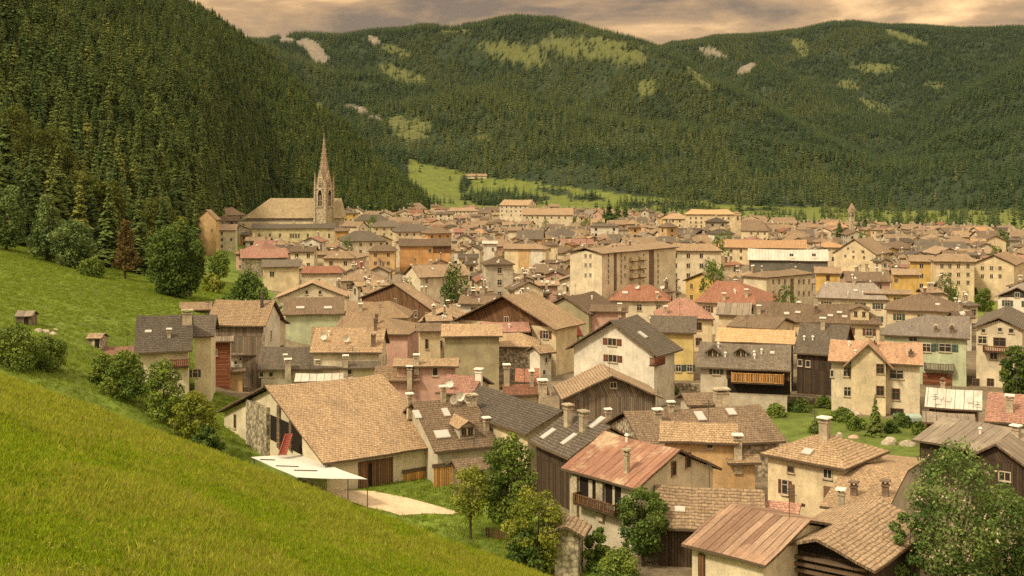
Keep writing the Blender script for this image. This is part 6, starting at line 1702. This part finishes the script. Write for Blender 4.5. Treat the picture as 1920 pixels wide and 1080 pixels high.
    for i, (x, y, th, L, r, z, px, py) in enumerate(spots):
        rm, rn, _ = pick(roofs); wm, wnm, _ = pick(walls)
        hp = rg.random() < .33
        hip = (rg.uniform(.6, 1), rg.uniform(.6, 1)) if hp else (0, 0)
        h = rg.uniform(4.4, 7.2) + (rg.uniform(1.5, 5) if rg.random() < .14 and y > 260 and px < 1420 else 0)
        s = rg.uniform(.36, .52)
        solo = i < n_solo
        H = new_house(x, y, th, L, r, h + .5, s, z - .5, hip, rm, wm, 2 if y < 420 and solo else 1, 1000 + i, ov=(.5, .6), t=.22)
        if solo:
            place_house(H, "house", None, "house", "houses of the crowded old town")
            if y < 330:
                auto_windows(H, True); auto_roof(H, rg.choice((1, 2, 2, 3)), rg.choice((0, 1, 2, 3)))
            else:
                auto_windows(H, False, .15); auto_roof(H, rg.choice((1, 1, 2)), rg.choice((0, 1, 1)))
            labels.append((H, rn, "hip" if hp else "gable", wnm, px, py - 6 * F / y))
        else:
            lb, wb = MB(), MB()
            H.detail = 1
            house_geometry(H, lb, wb)
            c, sn = math.cos(th), math.sin(th)
            T = lambda p: (x + c * p[0] - sn * p[1], y + sn * p[0] + c * p[1], z - .5 + p[2])
            for src in (lb, wb):
                k = 0
                for ids, mi in zip(src.f, src.m):
                    far.face([T(src.v[q]) for q in ids], src.mats[mi])
            # windows and one chimney
            for k, (n, rz) in FACES.items():
                fx, fy = facing(th, n)
                if (fx * -x + fy * -y) / math.hypot(x, y) < .2: continue
                w = (H.wx1 - H.wx0) if k in 'fb' else 2 * H.wy
                for a in range(max(1, int(w / 4.2))):
                    for b_ in range(2):
                        if rg.random() < .2: continue
                        u = -w / 2 + w * (a + .5) / max(1, int(w / 4.2)); zz = H.ztop - 1.4 - 2.7 * b_
                        mid = {'f': (H.wx0 + w / 2 + u, -H.wy - .04), 'b': (H.wx0 + w / 2 + u, H.wy + .04), 'A': (H.wx0 - .04, u), 'B': (H.wx1 + .04, u)}[k]
                        tx, ty = (1, 0) if k in 'fb' else (0, 1)
                        q = [T((mid[0] + tx * a_, mid[1] + ty * a_, zz + b2)) for a_, b2 in ((-.55, -.7), (.55, -.7), (.55, .7), (-.55, .7))]
                        far.face(q, PANE, k in 'bA')
            cx_ = rg.uniform(-L * .25, L * .25); zc = H.zr
            lo = [T((cx_ + a_, b_, zc - .6)) for a_, b_ in ((-.5, -.4), (.5, -.4), (.5, .4), (-.5, .4))]
            hi = [(p[0], p[1], p[2] + 1.9) for p in lo]
            far.hexa(lo, hi, CHIM, CAPW)
    if far.f:
        tag(far.build("distant_houses"), "crowd of small distant houses filling the far end of the town", None, None, "stuff")
    # labels: roof, wall and form, then the place relative to the nearest landmark
    words = ["nearest", "second", "third", "fourth", "fifth", "sixth", "seventh", "eighth", "ninth", "tenth", "eleventh", "twelfth"]
    bucket = {}
    for H, rn, form, wnm, px, py in labels:
        m = min(marks, key=lambda q: (q[1] - px) ** 2 + (2.2 * (q[2] - py)) ** 2)
        dx, dy = px - m[1], 2.2 * (py - m[2])
        d = ("right of" if dx > 0 else "left of") if abs(dx) > abs(dy) else ("in front of" if dy > 0 else "behind")
        bucket.setdefault((rn, form, wnm, m[0], d), []).append((dx * dx + dy * dy, H))
    for (rn, form, wnm, mk, d), L_ in bucket.items():
        L_.sort(key=lambda q: q[0])
        for j, (_, H) in enumerate(L_):
            o_ = "" if len(L_) == 1 else words[min(j, 11)] + " "
            shape = "hipped" if form == "hip" else "gabled"
            H.o["label"] = f"{o_}{rn} {shape} house, {wnm} walls, {d} the {mk}"
fill_town()

# ------------------------------------------------------------------ small things between the houses
sheet("lawn", [(1378, 752), (1420, 742), (1530, 760), (1600, 782), (1690, 786), (1745, 800), (1735, 850), (1690, 872), (1620, 878), (1560, 850), (1480, 832), (1440, 780)], mottled("garden_grass", (.125, .165, .028), .6, .6, 3.0, .95, .5), "structure", "green garden lawn in front of the big cream house", .06, 90)
sheet("lawn", [(1790, 566), (1850, 562), (1884, 572), (1884, 592), (1830, 596), (1796, 584)], mottled("yard_grass", (.15, .185, .03), .6, .6, 3.0, .95, .5), "structure", "small bright green yard behind the lilac roofed house", .06, 150)

def canopy():
    P = [at(470, 857, 113), at(564, 852, 117), at(689, 899, 106), at(556, 895, 103.5)]
    c = sum(P, Vector()) / 4; g = ground(c.x, c.y)
    o = tag(empty("canopy", (c.x, c.y, g)), "white tarpaulin canopy on thin poles between the meadow and the long barn", "canopy")
    b = MB(); L = [p - Vector((c.x, c.y, g)) for p in P]
    n = 8
    def S(i, j):
        u, v = i / n, j / n
        p = (L[0] * (1 - u) + L[3] * u) * (1 - v) + (L[1] * (1 - u) + L[2] * u) * v
        p = p.copy(); p.z -= .22 * math.sin(math.pi * u) * math.sin(math.pi * v) - .03 * math.sin(9 * u + 5 * v); return p
    dz = Vector((0, 0, -.04))
    for i in range(n):
        for j in range(n):
            q = [S(i, j), S(i + 1, j), S(i + 1, j + 1), S(i, j + 1)]
            b.face(q, TARP); b.face([p + dz for p in reversed(q)], TARP)
    cov = b.build("cover", o)
    s = MB()
    for u, v0, v1 in ((.16, .05, .32), (.42, .12, .5), (.62, .25, .62)):
        a, d = S(u * n, v0 * n), S(u * n, v1 * n)
        s.beam(a + Vector((0, 0, .05)), d + Vector((0, 0, .05)), .14, .06, POST)
    s.build("battens", o)
    for p in (S(n, n * .72), S(.3, .3), S(.2, n - .3), S(n - .2, .4), S(n, n)):
        x, y = p.x, p.y; gz = ground(x + c.x, y + c.y) - g
        if p.z - gz > .3:
            t = MB(); t.tube([(x, y, gz - .2), (x, y, p.z)], [.05, .05], POST, 6); t.build("pole", o)
canopy()
def chute():
    p0 = at(529, 853, 114.0); p1 = at(542, 814, 116.0)
    o = tag(empty("ladder", (p0.x, p0.y, p0.z - .3)), "red painted boarded ladder leaning against the barn gable above the canopy", "ladder")
    b = MB(); d = p1 - p0; z = Vector((0, 0, .3)); sx = Vector((.33, 0.05, 0))
    for s_ in (-1, 1): b.beam(z + sx * s_ * 1.0, z + d + sx * s_, .09, .14, REDP)
    for i in range(9): f = (i + .5) / 9; b.beam(z + d * f - sx, z + d * f + sx, .05, .16, REDP)
    b.beam(z + Vector((0, .07, 0)), z + d + Vector((0, .07, 0)), .6, .03, REDP)
    b.build("frame", o)
chute()
def fence(label, pts, h, n, mat, name="fence"):
    W = [ground_hit(px, py, 80) for px, py in pts]
    o = tag(empty(name, W[0]), label, "fence"); b = MB(); O = W[0]
    for a, d in zip(W, W[1:]):
        for i in range(n + 1):
            p = a.lerp(d, i / n) - O; p.z = ground(p.x + O.x, p.y + O.y) - O.z
            b.box(p.x - .05, p.y - .03, p.z - .2, p.x + .05, p.y + .03, p.z + h, mat)
        for hh in (h * .35, h * .8): b.beam(a - O + Vector((0, .05, hh)), d - O + Vector((0, .05, hh)), .04, .08, mat)
    b.build("pickets", o)
fence("short dark picket fence on the lawn beside the sparse fruit tree", [(912, 1008), (948, 1016)], .85, 8, BWOOD)
fence("wooden fence along the lawn edge behind the big cream house garden", [(1392, 752), (1470, 758)], .9, 14, GWOOD)
def boulder(label, px, py, w, h, seed, mat=ROCKM, group=None, ymin=80, flat=.75):
    p = ground_hit(px, py, ymin); k = p.y / F; rg = np.random.default_rng(seed)
    import bmesh
    bm = bmesh.new(); bmesh.ops.create_icosphere(bm, subdivisions=3, radius=1.0)
    for v in bm.verts:
        n = .78 + .4 * float(vnoise(np.array([v.co.x * 1.7 + seed]), np.array([v.co.y * 1.7 + v.co.z * 1.3]), seed)[0])
        v.co = Vector((v.co.x * n * w * k / 2, v.co.y * n * w * k * flat / 2, max(v.co.z * n, -.4) * h * k * .62))
    me = bpy.data.meshes.new("boulder"); bm.to_mesh(me); bm.free(); me.materials.append(mat)
    o = bpy.data.objects.new("boulder", me); col.objects.link(o); o.location = p
    return tag(o, label, "boulder", group)
boulder("largest pale boulder on the lawn before the hipped cream house", 1667, 834, 32, 24, 1)
boulder("smaller pale boulder beside the largest one near the big blossoming tree", 1703, 836, 34, 18, 2)
boulder("low pale stone at the lawn edge before the big cream house", 1600, 778, 30, 14, 3)
boulder("pale stone block by the corner of the hipped cream roof", 1573, 824, 16, 22, 4)
boulder("reddish stone on the lawn between spruce and boulders", 1600, 822, 22, 12, 5, PINKW)
gs = "stones heaped beside the tiny board shed"
for i, (x_, y_, w_) in enumerate(((72, 622, 16), (86, 624, 18), (98, 628, 16), (104, 620, 12))):
    boulder("bleached stone in the heap beside the tiny board shed", x_, y_, w_, w_ * .6, 20 + i, ROCKM, gs)
gs = "stones of the ruined garden wall by the lawn"
for i in range(9):
    boulder("rough pale stone of the broken garden wall along the lawn", 1384 + i * 17, 744 + (i % 3) * 2 + i * .6, 18, 11, 30 + i, ROCKM, gs)
def trailer():
    p = ground_hit(1701, 796, 100); k = p.y / F
    o = tag(empty("trailer", p, R(-3)), "teal covered trailer parked on the lawn by the big cream house", "trailer")
    w, h = 46 * k / 2, 20 * k
    b = MB(); n = 8
    prof = [(-.9, .45), (-.9, h * .72)] + [(-.9 * math.cos(math.pi * t / 6), h * .72 + h * .28 * math.sin(math.pi * t / 6)) for t in range(1, 6)] + [(.9, h * .72), (.9, .45)]
    for (ya, za), (yb, zb) in zip(prof, prof[1:]): b.face([(-w, yb, zb), (-w, ya, za), (w, ya, za), (w, yb, zb)], TEAL, True)
    b.face([(-w, y, z) for y, z in prof], TEAL); b.face([(w, y, z) for y, z in prof], TEAL, True); b.build("cover", o)
    c = MB(); c.box(-w, -.9, .3, w, .9, .45, GWOOD); c.build("chassis", o)
    for sx in (-.5, .5):
        for sy in (-.95, .95):
            t = MB(); t.tube([(sx * w, sy - .1, .3), (sx * w, sy + .1, .3)], [.3, .3], DARKIN, 12); t.build("wheel", o)
trailer()
def low_wall(label, pts, h, mat):
    W = [ground_hit(px, py, 90) for px, py in pts]; O = W[0]
    o = bpy.data.objects.new("stone_wall", None); b = MB()
    for a, d in zip(W, W[1:]):
        b.beam(a - O + Vector((0, 0, h / 2 - .2)), d - O + Vector((0, 0, h / 2 - .2)), .45, h + .4, mat)
    o = b.build("stone_wall", None, O); tag(o, label, "wall")
low_wall("rough stone garden wall under the orange wooden gallery", [(1376, 744), (1452, 752), (1530, 758)], .9, STONEW)
low_wall("pale retaining wall at the foot of the yellow house hedge", [(1236, 730), (1300, 732), (1352, 736)], 1.0, STONEW)
low_wall("short pale wall behind the lawn bushes at the bottom edge", [(1150, 1020), (1182, 1026)], 1.4, GREYW)

# ------------------------------------------------------------------ the air
def haze():
    b = MB(); b.box(-5600, -120, -420, 5600, 8350, 1000, DARKIN)
    o = b.build("haze")
    m = bpy.data.materials.new("valley_haze"); m.use_nodes = True; t = m.node_tree; t.nodes.clear()
    out = t.nodes.new("ShaderNodeOutputMaterial"); v = t.nodes.new("ShaderNodeVolumePrincipled")
    v.inputs['Color'].default_value = (.52, .68, .84, 1); v.inputs['Density'].default_value = HAZE; v.inputs['Anisotropy'].default_value = 0.3
    t.links.new(v.outputs[0], out.inputs['Volume'])
    o.data.materials.clear(); o.data.materials.append(m)
    tag(o, "thin bluish evening haze filling the valley", None, None, "stuff")
HAZE = 1.1e-5
haze()
def chalet():
    p = ground_hit(893, 334, 1000); k = p.y / F
    H = new_house(p.x, p.y, R(4), 40 * k, 11 * k, 5 * k, .42, p.z - 1, (0, 0), TAN2, CREAM, 1, 77)
    place_house(H, "chalet", "lone low chalet on the bright green slope beyond the town", "chalet")
chalet()
def town_trees():
    """a few small trees standing between the houses"""
    rg = np.random.default_rng(44)
    protos = []
    for i in range(4):
        o = leafy_tree("leafy_tree", "small green tree among the crowded rooftops of the town", 0, 0, 1, 1, (LEAF_D, LEAF_M, LEAF_B, LEAF_D)[i], 400 + i, 1500, .030, .05, ('round', 'tall')[i % 2], "small trees among the houses", None, "tree", 16, 4, loc=Vector((0, F, 0)))
        protos.append(o)
    taken = [(H.cx, H.cy, H.th, H.L, H.r) for H in HOUSES]
    n = 0
    for _ in range(6000):
        if n >= 34: break
        Y = rg.uniform(190, 900); px = rg.uniform(480, 1900); x = (px - 960) / F * Y
        if any(inside((x, Y), *t, 1.6) for t in ALL_TAKEN if abs(t[1] - Y) < 30): continue
        z, lay = terrain(np.array([x]), np.array([Y]))
        if lay[0] or z[0] > town_z(Y) + 1.5: continue
        h = rg.uniform(8, 13)
        src = protos[n % 4]
        o = src if n < 4 else src.copy()
        if n >= 4:
            col.objects.link(o)
            for ch in list(src.children):
                c = ch.copy(); col.objects.link(c); c.parent = o
        o.location = (x, Y, float(z[0]) - .2); o.scale = (h * .62, h * .62, h)
        n += 1
town_trees()
